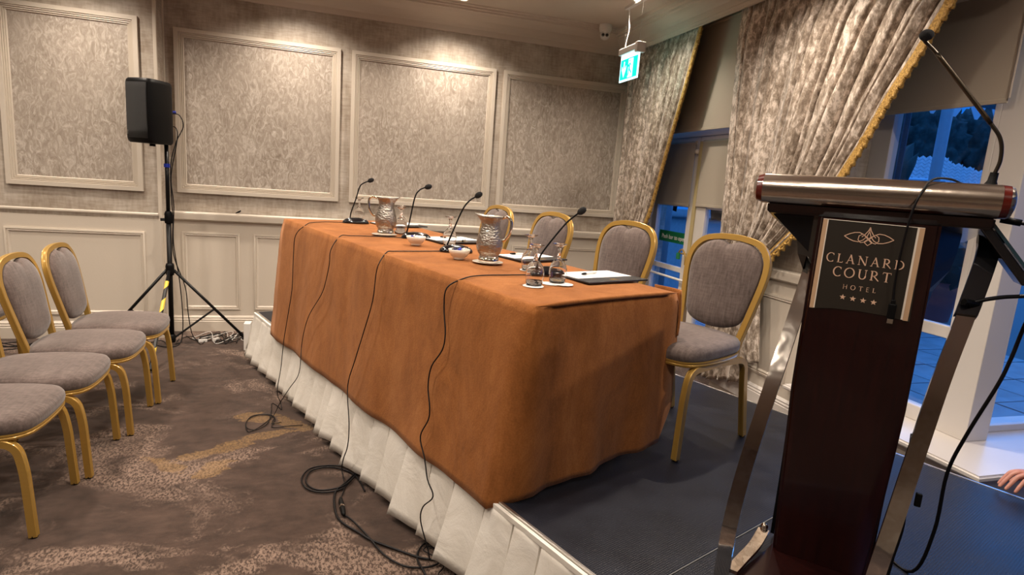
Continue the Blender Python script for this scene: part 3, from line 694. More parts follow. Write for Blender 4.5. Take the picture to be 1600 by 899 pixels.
# ------------------------------------------------------------------ stage
TH = .372; SN = Vector((math.cos(TH), math.sin(TH), 0)); SD = Vector((-math.sin(TH), math.cos(TH), 0))
def ST(n, t, z=.4): return SN*n+SD*t+Vector((0, 0, z))
st = tag(empty('stage', (0, 0, 0), TH), 'low black stage platform carrying the table and lectern', 'stage')
for (t0, t1) in ((2.97, 4.97), (.97, 2.97), (-1.03, .97)):
    bm = B(); box(bm, 1.285, 3.262, t0+.004, t1-.004, .36, .399, .002); obj('deck_panel', bm, M['deck'], st)
al = mat('aluminium_edge', (.62, .60, .57), .35, 1)
bm = B(); box(bm, 1.272, 1.284, -1.03, 4.97, .352, .4035, .0015); obj('edge_rail', bm, al, st)
bm = B(); box(bm, 3.263, 3.276, -1.03, 4.97, .33, .4015, .0015); obj('edge_rail', bm, al, st)
bm = B(); box(bm, 1.272, 3.276, 4.971, 4.983, .352, .4025, .0015); obj('edge_rail', bm, al, st)
for t_ in (.97, 2.97):
    bm = B(); box(bm, 1.285, 3.262, t_-.0018, t_+.0018, .37, .3992); obj('joint_strip', bm, mat('worn_joint', (.16, .16, .16), .5), st)
for n_ in (1.4, 3.15):
    for t_ in (-.9, .85, 1.1, 2.85, 3.1, 4.85):
        bm = B(); tube(bm, [(n_, t_, 0), (n_, t_, .36)], .024, 10); obj('leg', bm, M['blackmetal'], st)
# pleated valance (front and far end) as one cloth
sk = tag(empty('stage_skirt', (0, 0, 0), TH), 'white box pleated valance hanging along the stage front', 'stage skirt')
def pleat_run(p0, p1, out, seed, bottom=.035, n=None):
    p0, p1 = Vector(p0), Vector(p1); L = (p1-p0).length; d = (p1-p0)/L; out = Vector(out); rnd = random.Random(seed)
    cols = []; s = 0
    while s < L:
        w_ = rnd.uniform(.10, .23); b_ = rnd.uniform(.1, 1.0); lb = rnd.uniform(-.012, .012)
        # flat face, then a fold going behind and returning with a flared lip
        cols += [(s, .0, .040+.015*b_, lb), (s+w_*.25, .003, .052+.020*b_, lb), (s+w_*.55, .004, .058+.028*b_, lb), (s+w_*.84, .003, .062+.040*b_, lb-.004), (s+w_*.92, .001, .066+.046*b_, lb-.006), (s+w_*(.93-.05*b_), -.010, .020-.02*b_, lb), (s+w_*.97, -.012, .012, lb)]
        s += w_
    bm = B(); R = 9; V = []
    for (ss, o0, o1, lb) in cols:
        ss = min(ss, L); row = []
        for j in range(R+1):
            t = j/R; hh = .392+(bottom+lb-.392)*t; oo = o0+(o1-o0)*t**1.15+.003*noise.noise(Vector((ss*12, t*5, seed)))
            row.append(bm.verts.new(p0+d*ss+out*(oo)+Vector((0, 0, hh))))
        V.append(row)
    for i in range(len(V)-1):
        for j in range(R): bm.faces.new((V[i][j], V[i+1][j], V[i+1][j+1], V[i][j+1]))
    return bm
for args in (((1.262, -1.03, 0), (1.262, 4.985, 0), (-1, 0, 0), 3), ((1.262, 4.995, 0), (3.2, 4.995, 0), (0, 1, 0), 4)):
    o = obj('pleated_cloth', pleat_run(*args), M['skirt'], sk, smooth=True); sm = o.modifiers.new('thickness', 'SOLIDIFY'); sm.thickness = .002
    o.data.set_sharp_from_angle(angle=math.radians(38))
bm = B(); box(bm, 1.255, 1.270, -1.03, 4.985, .376, .396, .001); obj('top_hem', bm, M['skirt'], sk)

# ------------------------------------------------------------------ table frame (u across, v along, origin at the near left corner)
TA = Vector((.691, 1.962, 1.155)); TV = Vector((-.384, .923, 0)); TU = Vector((.923, .384, 0)); SL = .026; TW, TL = .86, 2.748
def T(u, v, h=0): return TA+TU*u+TV*v+Vector((0, 0, SL*v+h))
TZ = math.atan2(TV.y, TV.x)-PI/2      # heading of the table's long axis
tb = tag(empty('folding_table', T(TW/2, TL/2, -.755)), 'long trestle table hidden under the orange cloth', 'table')
def loc_table(p): return p-Vector(tb.location)
for (v0, v1) in ((.03, 1.36), (1.385, 2.72)):
    bm = B(); c = loc_table(T(TW/2, (v0+v1)/2, -.022)); obox(bm, c, TU, (TV+Vector((0, 0, SL))).normalized(), Vector((-TV.x*SL, -TV.y*SL, 1)).normalized(), TW/2-.03, (v1-v0)/2, .012, .003)
    obj('tabletop', bm, mat('pale_ply', (.5, .35, .2), .6), tb)
    for v in (v0+.12, v1-.12):
        for u in (.12, TW-.12):
            bm = B(); p = loc_table(T(u, v, -.036)); tube(bm, [p, (p.x, p.y, loc_table(Vector((0, 0, .401))).z)], .014, 8); obj('leg', bm, M['blackmetal'], tb)
# cloth: top plus skirt with soft folds, one mesh
def cloth():
    bm = B(); r = .022
    def top(u, v): 
        return T(u, v, .0015*noise.noise(Vector((u*5, v*5, 1))))
    nu, nv = 20, 60
    V = grid(bm, nu, nv, lambda a, b_: top(a*TW, b_*TL))
    # border loop of the top, walked round: front (u=0), far end, back, near end
    loop = [(V[0][j], 'f', j/nv) for j in range(nv, 0, -1)]+[(V[i][0], 'n', i/nu) for i in range(0, nu)]+[(V[nu][j], 'b', j/nv) for j in range(0, nv)]+[(V[i][nv], 'e', i/nu) for i in range(nu, 0, -1)]
    R = 26; rings = [[x[0] for x in loop]]
    N = len(loop); per = []; s = 0
    for i, (v, sd, q) in enumerate(loop):
        per.append(s); s += (loop[(i+1) % N][0].co-v.co).length
    for j in range(1, R+1):
        t = j/R; ring = []
        for i, (v, sd, q) in enumerate(loop):
            p = v.co.copy(); z0 = p.z
            if sd == 'f': out = -TU; zb = .372-.010*q; fl = .106-.046*q; k_ = .010
            elif sd == 'n': out = -TV; zb = .408+.045*q; fl = .012; k_ = .011
            elif sd == 'b': out = TU; zb = .62; fl = .01; k_ = .012
            else: out = TV; zb = .42; fl = .02; k_ = .012
            corner = {nv: -TU-TV, 0: -TU+TV, nv+nu: TU-TV, nv*2+nu: TU+TV}.get(i)
            if corner is not None: out = corner; k_ *= .5
            h = (z0-zb)*t; ss = per[i]
            rad = .012*min(1, t*9)
            wv = (noise.noise(Vector((ss*2.3, .0, 3)))*1.2+math.sin(ss*9.5+.8*math.sin(ss*3))*.75+math.sin(ss*23+1)*.22)
            amp = k_*t**1.3
            if sd == 'n': wv = 1.5*math.sin(q*PI*4.6+2.2)*min(1, q*3)+.5*math.sin(q*PI*11)
            o_ = rad+fl*t+amp*wv+.003*noise.noise(Vector((ss*7, t*6, 5)))
            p += out*o_; p.z = z0-h-(.004 if j == 1 else 0)
            if j == R: p.z += .006*noise.noise(Vector((ss*4, 0, 9)))
            ring.append(bm.verts.new(p))
        rings.append(ring)
    for a, c in zip(rings, rings[1:]):
        for i in range(N): bm.faces.new((a[i], a[(i+1) % N], c[(i+1) % N], c[i]))
    return bm
tc_ = tag(obj('tablecloth', cloth(), M['cloth'], smooth=True), 'rust orange suede cloth draped over the long table', 'tablecloth')
sm = tc_.modifiers.new('thickness', 'SOLIDIFY'); sm.thickness = .003; sm.offset = -1
# folded overlap at the near right corner
bm = B()
def fold(s, t):
    u = TW-.005+.030*math.sin(s*PI)+.02*s; v = -.020-.005*s+.16*s*s; base = T(u, v, .012-.008*t)
    return base+Vector((0, 0, -.20*t))+TU*(.012*math.sin(t*2.5))-TV*(.006*t)
grid(bm, 10, 10, fold); o = obj('corner_fold', bm, M['cloth'], tc_, smooth=True); sm = o.modifiers.new('thickness', 'SOLIDIFY'); sm.thickness = .005
bm = B()   # raised hem ridge running across the near end edge
pr = [(T(x*TW, -.006, 0)+Vector((0, 0, .002+.006*math.sin(x*PI)))) for x in [i/16 for i in range(17)]]
tube(bm, pr, [.001+.008*min(1, 4*(1-abs(2*i/16-1))) for i in range(17)], 8); obj('fold_ridge', bm, M['cloth'], tc_, smooth=True)

# ------------------------------------------------------------------ banquet chair
def make_chair():
    ch = empty('banquet_chair')
    PR = [(-.014, -.015), (.014, -.015), (.0165, -.011), (.014, -.006), (.0165, 0), (.014, .006), (.0165, .011), (.014, .015), (-.014, .015), (-.0165, 0)]
    for sx in (-1, 1):
        for (y0, y1, yt, ym) in ((-.272, -.255, -.232, .0), (.282, .225, .21, .0)):
            X = .222*sx; P = rounded([(X, y0, .006), (X*.98, y1, .30), (X*.97, yt, .418), (X*.97, ym, .428)], {1: .05, 2: .075}, 7)
            bm = B(); sweep(bm, P, (1, 0, 0), PR); obj('leg', bm, M['gold'], ch, auto=50)
            bm = B(); lathe(bm, [(0, 0), (.015, 0), (.016, .010), (.012, .014), (0, .014)], 10, c=(X, y0*.998, 0)); lg = kids(ch)[-1]
            obj('foot_cap', bm, M['rubber'], lg)
    # seat rim
    so = smin_round([(-.205, -.262), (-.10, -.288), (.10, -.288), (.205, -.262), (.240, -.17), (.238, .02), (.210, .19), (.10, .235), (-.10, .235), (-.210, .19), (-.238, .02), (-.240, -.17)], 2)
    bm = B(); pillow(bm, so, [(.0, .432), (.99, .432), (1.0, .436), (1.0, .442), (.985, .446), (1.0, .450), (1.0, .456), (.98, .458), (0, .458)], lambda x, y, h: Vector((x, y, h))); obj('seat_rim', bm, M['gold'], ch, auto=40)
    bm = B(); pillow(bm, so, [(.0, .459), (.97, .459), (1.0, .468), (1.012, .484), (1.005, .502), (.965, .518), (.85, .530), (.6, .536), (.3, .538), (0, .539)], lambda x, y, h: Vector((x, y, h-.008*(y < 0)*abs(y)*4))); obj('seat', bm, M['seatfab'], ch, smooth=True)
    # back frame: arch in a plane leaning back
    lean = math.radians(12); bo = Vector((0, .195, .42)); ez = Vector((0, math.sin(lean), math.cos(lean))); bn = Vector((0, -math.cos(lean), math.sin(lean)))
    Q = lambda x, h, d=0: bo+Vector((x, 0, 0))+ez*h+bn*d
    pts = [(-.165, -.02), (-.168, .06), (-.195, .22), (-.222, .40), (-.212, .50), (-.16, .563), (-.08, .585), (0, .590)]
    pts = pts+[(-x, h) for x, h in pts[-2::-1]]
    bm = B(); sweep(bm, catmull([Q(x, h) for x, h in pts], 5), bn, PR); obj('back_frame', bm, M['gold'], ch, auto=50)
    ol = [(-.158, .16), (-.176, .25), (-.203, .40), (-.195, .49), (-.145, .550), (-.075, .572), (-.035, .568), (0, .548), (.035, .568), (.075, .572), (.145, .550), (.195, .49), (.203, .40), (.176, .25), (.158, .16), (.09, .128), (0, .118), (-.09, .128)]
    o2 = list(ol); o2[6] = (-.035, .572); o2[7] = (0, .572); o2[8] = (.035, .572)
    ol = smin_round(ol, 2); o2 = smin_round(o2, 2); bm = B(); prev = None; cyb = .35
    for s_, d_, mx in ((0, -.018, 0), (.9, -.016, 1), (1.0, -.008, 1), (1.01, .004, 1), (.985, .017, 1), (.92, .028, .9), (.75, .037, .2), (.45, .042, 0), (0, .044, 0)):
        ring = [bm.verts.new(Q(0, cyb, d_))] if s_ == 0 else [bm.verts.new(Q((p[0]*mx+q[0]*(1-mx))*s_, cyb+((p[1]*mx+q[1]*(1-mx))-cyb)*s_, d_)) for p, q in zip(ol, o2)]
        if prev:
            n = max(len(ring), len(prev))
            for k_ in range(n):
                k2 = (k_+1) % n
                if len(prev) == 1: bm.faces.new((prev[0], ring[k_], ring[k2]))
                elif len(ring) == 1: bm.faces.new((prev[k_], prev[k2], ring[0]))
                else: bm.faces.new((prev[k_], prev[k2], ring[k2], ring[k_]))
        prev = ring
    obj('backrest', bm, M['seatfab'], ch, smooth=True)
    bm = B(); tube(bm, [Q(-.17, .02), Q(.17, .02)], .009, 8); obj('cross_bar', bm, M['gold'], ch, smooth=True)
    return ch
c0 = make_chair()
GS = 'banquet chairs behind the table on the stage'; GF = 'banquet chairs in the front floor row'
rzs = math.atan2(-SN.x, SN.y)
stage_ch = [(2.475, 1.69, 0, 'gold framed banquet chair nearest the lectern, legs fully in view'), (2.56, 2.46, .03, 'gold framed banquet chair second from the lectern behind the table'),
            (2.53, 3.16, .10, 'gold framed banquet chair third from the lectern behind the goblets'), (2.54, 3.84, .12, 'gold framed banquet chair furthest from the lectern behind the near jug')]
for i, (n_, t_, dr_, lb) in enumerate(stage_ch):
    o = c0 if i == 0 else copy_tree(c0)
    o.location = ST(n_-.025, t_, .401); o.rotation_euler = (0, 0, rzs-dr_); tag(o, lb, 'chair', GS)
floor_ch = [(-1.46, 2.87, .03, 'gold framed banquet chair at the bottom left corner, front leg in full view', GF), (-1.435, 3.365, .04, 'gold framed banquet chair second from the camera in the floor row', GF),
            (-1.40, 3.86, .04, 'gold framed banquet chair third from the camera in the floor row', GF), (-1.385, 4.35, .045, 'gold framed banquet chair in the floor row nearest the speaker', GF),
            (-2.45, 4.72, .03, 'gold framed banquet chair behind the floor row at the left edge', 'banquet chairs in the second floor row'), (-2.47, 4.2, .03, 'gold framed banquet chair of the second row just outside the left edge', 'banquet chairs in the second floor row')]
for (x, y, dr_, lb, g_) in floor_ch:
    o = copy_tree(c0); o.location = (x, y, .001); o.rotation_euler = (0, 0, PI/2+dr_); tag(o, lb, 'chair', g_)

# ------------------------------------------------------------------ speaker on its stand
SP = Vector((-1.35, 5.52, 0))
stn = tag(empty('speaker_stand', SP), 'black tripod stand holding the loudspeaker by the wall corner', 'speaker stand')
bm = B(); tube(bm, [(0, 0, .06), (0, 0, 1.12)], .0195, 14); obj('lower_pole', bm, M['blackmetal'], stn, smooth=True)
bm = B(); tube(bm, [(0, 0, 1.10), (0, 0, 1.72)], .0155, 14); obj('upper_pole', bm, M['blackmetal'], stn, smooth=True)
bm = B(); lathe(bm, [(0, .62), (.03, .62), (.034, .64), (.034, .70), (.028, .72), (0, .72)], 14); obj('hub', bm, M['black'], stn, smooth=True)
bm = B(); lathe(bm, [(0, 1.06), (.028, 1.06), (.03, 1.08), (.03, 1.14), (.022, 1.16), (0, 1.16)], 14); tube(bm, [(0, 0, 1.09), (-.055, -.02, 1.09)], .012, 8); obj('clamp_collar', bm, M['black'], stn, auto=40)
bm = B(); lathe(bm, [(0, 1.52), (.023, 1.52), (.023, 1.55), (0, 1.55)], 14); obj('blue_ring', bm, M['blue'], stn, auto=40)
bm = B(); lathe(bm, [(0, .03), (.026, .03), (.03, .05), (.03, .09), (.022, .10), (0, .10)], 14); obj('lower_hub', bm, M['black'], stn, auto=40)
for i, (fx, fy) in enumerate(((.545, .20), (.03, -.74), (-.56, .12))):
    bm = B(); top = Vector((fx*.05, fy*.05, .66)); ft = Vector((fx, fy, .02)); tube(bm, [top, ft], .0125, 10); lg = obj('leg', bm, M['blackmetal'], stn, smooth=True)
    bm = B(); tube(bm, [ft+(top-ft)*.06, ft], .017, 10); obj('rubber_foot', bm, M['rubber'], lg)
    bm = B(); mid = top+(ft-top)*.56; tube(bm, [(fx*.04, fy*.04, .07), mid], .009, 8); obj('brace', bm, M['blackmetal'], stn)
    if i == 1:
        bm = B(); tube(bm, [top+(ft-top)*.12, top+(ft-top)*.86], .0150, 12); obj('hazard_tape', bm, M['hazard'], lg)
spk = tag(empty('loudspeaker', SP+Vector((-.085, -.055, 1.70)), -.52), 'black loudspeaker mounted on the tripod stand', 'loudspeaker')
ol = smin_round([(-.10, -.15), (.10, -.15), (.125, -.09), (.115, .09), (.075, .135), (-.075, .135), (-.115, .09), (-.125, -.09)], 2)
bm = B(); pillow(bm, ol, [(0, 0), (.9, .0), (.97, .012), (1.0, .03), (1.0, .455), (.97, .475), (.9, .487), (0, .49)], lambda x, y, h: Vector((x, y, h))); obj('cabinet', bm, M['black'], spk, auto=40)
bm = B(); grid(bm, 16, 6, lambda a, b_: Vector(((a-.5)*.19, -.142-.012*math.cos((a-.5)*PI), .035+b_*.42))); o = obj('grille', bm, mat('black_grille', (.006, .006, .006), .5, bump=(900, 1)), spk, smooth=True); sm = o.modifiers.new('t', 'SOLIDIFY'); sm.thickness = .012
bm = B(); box(bm, -.08, -.07, -.162, -.155, .06, .09); obj('badge', bm, al, spk)
bm = B(); box(bm, -.03, .05, .125, .148, .16, .34, .004); obj('rear_panel', bm, M['black'], spk)
bm = B(); tube(bm, [(0, 0, -.02), (0, 0, .02)], .022, 12); o = obj('pole_socket', bm, M['black'], spk)
bm = B(); tube(bm, [(.03, .148, .27), (.055, .19, .27)], .011, 10); o = obj('blue_plug', bm, M['blue'], spk)
def wc(name, label, pts, r=.0028, m='rubber', n=6):
    return tag(obj(name, cable(pts, r, n), M[m], smooth=True), label, 'cable')
b0 = SP+Vector((.02, .10, 1.96))
wc('speaker_cable', 'black cable with an orange boot looping from the speaker to the floor', [b0, b0+Vector((.06, .0, -.01)), b0+Vector((.09, -.02, -.10)), b0+Vector((.045, -.08, -.24)), SP+Vector((.03, -.02, 1.5)), SP+Vector((.035, -.01, 1.1)), SP+Vector((.03, 0, .8)), SP+Vector((.09, .1, .5)), SP+Vector((.10, .14, .25)), SP+Vector((.12, .18, .05)), SP+Vector((.2, .1, .008)), SP+Vector((.32, .16, .008))], .004)
wc('power_cable', 'second black cable running down the stand pole', [b0+Vector((-.01, -.02, -.1)), b0+Vector((.04, -.03, -.12)), b0+Vector((.05, -.06, -.22)), SP+Vector((.024, .02, 1.45)), SP+Vector((.045, -.01, 1.2)), SP+Vector((.03, .01, .9)), SP+Vector((.06, .05, .55)), SP+Vector((.07, .08, .2)), SP+Vector((.06, .02, .02)), SP+Vector((.0, -.08, .008)), SP+Vector((-.12, -.02, .008))], .004)
rc = random.Random(5)
for i in range(9):
    x = -1.35+rc.random()*.2; y = 5.62+rc.random()*.2; P = [(x, y, .006)]
    for k_ in range(9):
        x += rc.uniform(-.02, .13); y = 5.72+rc.uniform(-.20, .24); P.append((min(x, -.72), y, .006+.006*rc.random()))
    wc('tangled_cable', '%s cable in the tangle on the floor beside the speaker stand' % ('loose black' if i % 4 else 'thin white'), P, .0035 if i % 4 else .0025, 'rubber' if i % 4 else 'plastic_white')['group'] = '%s tangled cables by the skirting' % ('black' if i % 4 else 'white')
for (x, y, r_) in ((-1.13, 5.62, .3), (-1.03, 5.66, 1.1)):
    bm = B(); obox(bm, (x, y, .013), (math.cos(r_), math.sin(r_), 0), (-math.sin(r_), math.cos(r_), 0), (0, 0, 1), .035, .014, .012, .003)
    tag(obj('cable_plug', bm, M['plastic_white']), 'small white plug lying %s in the cable tangle' % ('left' if x < -1.1 else 'right'), 'plug')
for i in range(5):
    P = [(-3.0+rc.random()*.3, 5.55, .006)]
    for k_ in range(7): P.append((P[-1][0]+rc.uniform(.05, .3), 5.55+rc.uniform(-.15, .15), .006))
    wc('tangled_cable', 'loose cable behind the floor chairs along the skirting', P, .0035)['group'] = 'cables behind the chairs'
bm = B(); box(bm, -.755, -.70, 5.34, 5.44, 0.0, .24, .004); tag(obj('white_box', bm, M['plastic_white']), 'small white box between the stage corner and the wall', 'box')
bm = B(); tube(bm, [(-.905, 5.985, 1.138), (-.87, 5.975, 1.155)], [.004, .009], 8); tube(bm, [(-.87, 5.975, 1.155), (-.86, 5.975, 1.165)], .006, 8); tag(obj('black_clip', bm, M['black']), 'small black clip lying on the dado rail', 'clip')

# ------------------------------------------------------------------ things on the table
def on_table(o, u, v, rz=0, h=.0025): o.location = T(u, v, h); o.rotation_euler = (0, 0, rz); return o
# conference microphone
def make_mic(neck, label):
    mc = empty('table_microphone')
    bm = B(); ol = smin_round([(-.085, -.05), (.085, -.05), (.10, .0), (.07, .05), (-.07, .05), (-.10, .0)], 2)
    pillow(bm, ol, [(0, 0), (1, 0), (1.0, .006), (.94, .016), (.78, .028), (.55, .036), (.25, .040), (0, .041)], lambda x, y, h: Vector((x, y, h))); obj('base', bm, M['blackgloss'], mc, smooth=True)
    P = [Vector(p) for p in neck]; full = catmull(P, 8)
    bm = B(); tube(bm, [P[0]+Vector((0, 0, -.03)), P[0], P[0]+(P[1]-P[0])*.12], [.014, .010, .007], 10); obj('socket', bm, M['black'], mc, smooth=True)
    bm = B(); tube(bm, full, .0045, 8); obj('gooseneck', bm, M['black'], mc, smooth=True)
    bm = B(); d = (P[-1]-P[-2]).normalized(); a = P[-1]-d*.012
    tube(bm, [a, a+d*.006, a+d*.014, a+d*.03, a+d*.042, a+d*.048], [.005, .011, .0155, .0165, .012, .003], 14); obj('foam_windscreen', bm, M['foam'], mc, smooth=True)
    bm = B(); lathe(bm, [(0, .0), (.010, 0), (.010, .003), (0, .003)], 12, c=(.045, -.025, .030)); obj('talk_button', bm, M['chrome'], mc)
    tag(mc, label, 'microphone', 'gooseneck microphones on the table'); return mc
mics = [((.452, 2.541), [(-.042, 0, .031), (-.034, 0, .08), (-.004, 0, .173), (.021, 0, .263), (.047, 0, .293), (.088, 0, .312)], 'black gooseneck microphone at the far end of the table'),
        ((.503, 1.742), [(-.061, .008, .029), (-.048, 0, .09), (-.019, 0, .255), (.007, 0, .303), (.034, 0, .320), (.052, 0, .326)], 'black gooseneck microphone behind the far sachet bowl'),
        ((.454, 1.207), [(-.054, .01, .02), (-.03, .005, .09), (.023, -.004, .233), (.060, -.012, .290), (.098, -.02, .318)], 'black gooseneck microphone behind the near sachet bowl'),
        ((.521, .502), [(-.047, .018, .06), (-.03, .01, .11), (.05, -.019, .236), (.090, -.033, .283), (.118, -.043, .308)], 'black gooseneck microphone behind the near goblets')]
for (uv, nk, lb) in mics:
    o = make_mic(nk, lb); on_table(o, *uv)
# hammered water jug
def make_jug():
    j = empty('water_jug'); prof = [(0, .002), (.050, .002), (.052, .006), (.050, .026), (.046, .030), (.058, .048), (.0665, .072), (.068, .092), (.063, .125), (.053, .160), (.047, .185), (.048, .205), (.056, .225), (.063, .235)]
    def hook(p, a):
        k_ = max(0, (p.z-.19)/.045); s_ = math.exp(-((((a+PI) % (2*PI))-PI)/.42)**2); r = 1+.42*k_*s_
        p2 = Vector((p.x*r, p.y*r, p.z+.008*k_*s_)); return p2
    bm = B(); lathe(bm, prof+[(.060, .2345), (.053, .222), (.045, .203), (.044, .185), (.050, .16), (.060, .125), (.064, .09), (.055, .05), (0, .04)], 36, hook=hook); obj('body', bm, M['hammer'], j, smooth=True)
    bm = B(); lathe(bm, [(.0515, .001), (.053, .006), (.051, .027), (.049, .027), (.05, .006), (.0515, .001)], 30); obj('foot_ring', bm, M['chrome'], j, smooth=True)
    bm = B(); tube(bm, catmull([(-.060, 0, .226), (-.085, 0, .236), (-.108, 0, .215), (-.106, 0, .165), (-.085, 0, .125), (-.066, 0, .112)], 6), .0075, 10); obj('handle', bm, M['chrome'], j, smooth=True)
    return j
j0 = make_jug(); on_table(j0, .355, 1.875, -.15, .010); tag(j0, 'hammered steel water jug at the far half, handle to the left', 'jug', 'steel water jugs')
j1 = copy_tree(j0); on_table(j1, .412, .839, 2.55, .010); tag(j1, 'hammered steel water jug in front of the furthest chair, handle to the right', 'jug', 'steel water jugs')
def make_saucer():
    bm = B(); lathe(bm, [(0, 0), (.045, 0), (.05, .002), (.078, .008), (.080, .0095), (.078, .010), (.05, .005), (0, .004)], 32); return obj('saucer', bm, M['china'], smooth=True)
s0 = make_saucer(); on_table(s0, .345, 1.87); tag(s0, 'white saucer under the far jug', 'saucer', 'saucers under the jugs')
s1 = s0.copy(); COL.objects.link(s1); on_table(s1, .405, .835); tag(s1, 'white saucer under the near jug', 'saucer', 'saucers under the jugs')
# bowls with wrapped mints
bw = None
mints = [M['blue'], M['paper'], mat('dark_sachet', (.02, .02, .05), .3)]
for bi, (u, v, lb) in enumerate(((.338, 1.454, 'far'), (.317, .969, 'near'))):
    if bw is None:
        bm = B(); lathe(bm, [(0, .001), (.026, .001), (.028, .004), (.026, .006), (.042, .018), (.053, .036), (.058, .052), (.056, .053), (.050, .037), (.038, .022), (0, .014)], 32); bw = obj('china_bowl', bm, M['china'], smooth=True); o = bw
    else: o = bw.copy(); COL.objects.link(o)
    on_table(o, u, v); tag(o, 'small white china bowl of wrapped mints, the %s one' % lb, 'bowl', 'mint bowls on the table')
    rm = random.Random(bi)
    for q in range(9):
        a = rm.random()*6.28; r = .030*math.sqrt(rm.random()); bm = B(); ax = Vector((math.cos(a*3), math.sin(a*3), rm.uniform(-.3, .3))).normalized()
        tube(bm, [ax*-.017, ax*-.010, ax*-.007, ax*.007, ax*.010, ax*.017], [.007, .003, .008, .008, .003, .007], 8)
        mo = obj('wrapped_mint', bm, mints[(q+bi) % 3]); mo.location = T(u, v, .0455+.009*(q % 2))+Vector((r*math.cos(a), r*math.sin(a), 0)); tag(mo, '%s wrapped mint in the %s china bowl' % (('blue', 'white', 'dark')[(q+bi) % 3], lb), 'sweet', 'wrapped mints in the %s bowl' % lb)
# upturned goblets and paper coasters
def make_goblet():
    bm = B(); outer = [(.0345, .0), (.038, .022), (.0405, .045), (.040, .062), (.034, .082), (.022, .098), (.010, .106), (.0075, .112), (.010, .117), (.0065, .124), (.006, .142), (.010, .158), (.022, .168), (.033, .173), (.034, .175)]
    inner = [(.0, .176), (.0, .104), (.008, .1035), (.020, .0955), (.032, .080), (.0375, .062), (.038, .045), (.0358, .022), (.0325, .0), (.0345, 0)]
    p = outer+[(0, .177)]; lathe(bm, p, 28)
    lathe(bm, [(0, .1035), (.008, .1025), (.020, .0945), (.0322, .0795), (.0382, .062), (.0388, .045), (.0365, .022), (.033, .0), (.0345, 0)], 28)
    bmesh.ops.remove_doubles(bm, verts=bm.verts, dist=.0002)
    return obj('goblet', bm, M['glass'], smooth=True)
g0 = make_goblet(); gob = [(.264, .309, 'upturned glass goblet on the frontmost paper coaster'), (.417, .327, 'upturned glass goblet nearest the open writing folder'), (.50, .62, 'upturned glass goblet behind the front pair beside the microphone'),
      (.545, 1.416, 'upturned glass goblet behind the near sachet bowl'), (.50, 1.95, 'upturned glass goblet right of the far jug'), (.56, 2.05, 'upturned glass goblet just behind the far jug'), (.536, 2.672, 'upturned glass goblet at the far table end'), (.60, 1.30, 'upturned glass goblet beside the third microphone')]
for i, (u, v, lb) in enumerate(gob[:7]):
    o = g0 if i == 0 else g0.copy()
    if i: COL.objects.link(o)
    on_table(o, u, v, 0, .0045); tag(o, lb, 'glass', 'upturned goblets on the table')
def wavy(bm, r):
    lathe(bm, [(0, 0), (r, 0), (r, .0014), (0, .0016)], 48, hook=lambda p, a: Vector((p.x*(1+.03*math.sin(a*12)), p.y*(1+.03*math.sin(a*12)), p.z)))
bm = B(); wavy(bm, .045); cs0 = obj('paper_coaster', bm, M['paper'])
for i, (u, v, lb) in enumerate(((.250, .297, 'white paper coaster at the front left under a goblet'), (.372, .318, 'white paper coaster between the two front goblets'), (.415, .285, 'white paper coaster under the goblet nearest the folder'), (.50, .62, 'white paper coaster by the near microphone'))):
    o = cs0 if i == 0 else cs0.copy()
    if i: COL.objects.link(o)
    on_table(o, u, v, 0, .0025 if i != 2 else .0042); tag(o, lb, 'coaster', 'paper coasters on the table')
# writing folders with pad and pen
def make_folder():
    f = empty('writing_folder'); bm = B(); box(bm, -.155, .155, -.115, .115, 0, .008, .003); obj('cover', bm, M['leather'], f)
    bm = B(); box(bm, -.148, .148, -.108, -.045, .008, .0115, .001); obj('flap', bm, M['leather'], f)
    bm = B(); box(bm, -.105, .105, -.148, .148, 0, .004, .0005); o = obj('note_pad', bm, M['paper'], f); o.rotation_euler = (0, 0, PI/2); o.location = (0, .0, .0085)
    return f
def folder(u, v, w_, l_, label, rz=0, band=True):
    """w_ across the table (u), l_ along it (v)"""
    f = empty('writing_folder'); bm = B(); box(bm, -w_/2, w_/2, -l_/2, l_/2, 0, .009, .003); obj('cover', bm, M['leather'], f)
    bm = B(); box(bm, -w_/2+.01, w_/2-.03, -l_/2+.085, l_/2-.015, .0092, .0125, .0006); obj('note_pad', bm, M['paper'], f)
    bm = B()
    for q in range(3): box(bm, -.03+.008*q, .03-.008*q, -l_/2+.030+.010*q, -l_/2+.034+.010*q, .0091, .0094)
    obj('embossed_mark', bm, M['goldtrim'], f)
    on_table(f, u, v, TZ+rz); tag(f, label, 'folder', 'black writing folders'); return f
folder(.745, .37, .40, .27, 'black writing folder with white pad nearest the camera', -.05)
folder(.78, .93, .34, .25, 'black writing folder right of the near jug', .05)
folder(.71, 1.62, .36, .30, 'black writing folder with white pad behind the far mint bowl', 0)
folder(.74, 2.42, .34, .28, 'black writing folder at the far end of the table', 0)
def pen(u, v, rz, label):
    p = empty('ballpoint_pen'); bm = B(); tube(bm, [(-.03, 0, .005), (.062, 0, .005)], .005, 10); obj('barrel', bm, M['plastic_white'], p, smooth=True)
    bm = B(); tube(bm, [(-.062, 0, .005), (-.05, 0, .005), (-.03, 0, .005)], [.0035, .0055, .0058], 10); obj('cap', bm, M['black'], p, smooth=True)
    on_table(p, u, v, rz, .0165); tag(p, label, 'pen', 'pens on the writing pads')
pen(.70, .40, .55, 'white pen with black cap on the nearest pad'); pen(.74, .98, .1, 'white pen with black cap on the pad right of the near jug')
pen(.70, 1.66, .2, 'white pen with black cap on the pad behind the far mint bowl'); pen(.72, 1.52, 1.2, 'second white pen on the pad behind the far mint bowl')

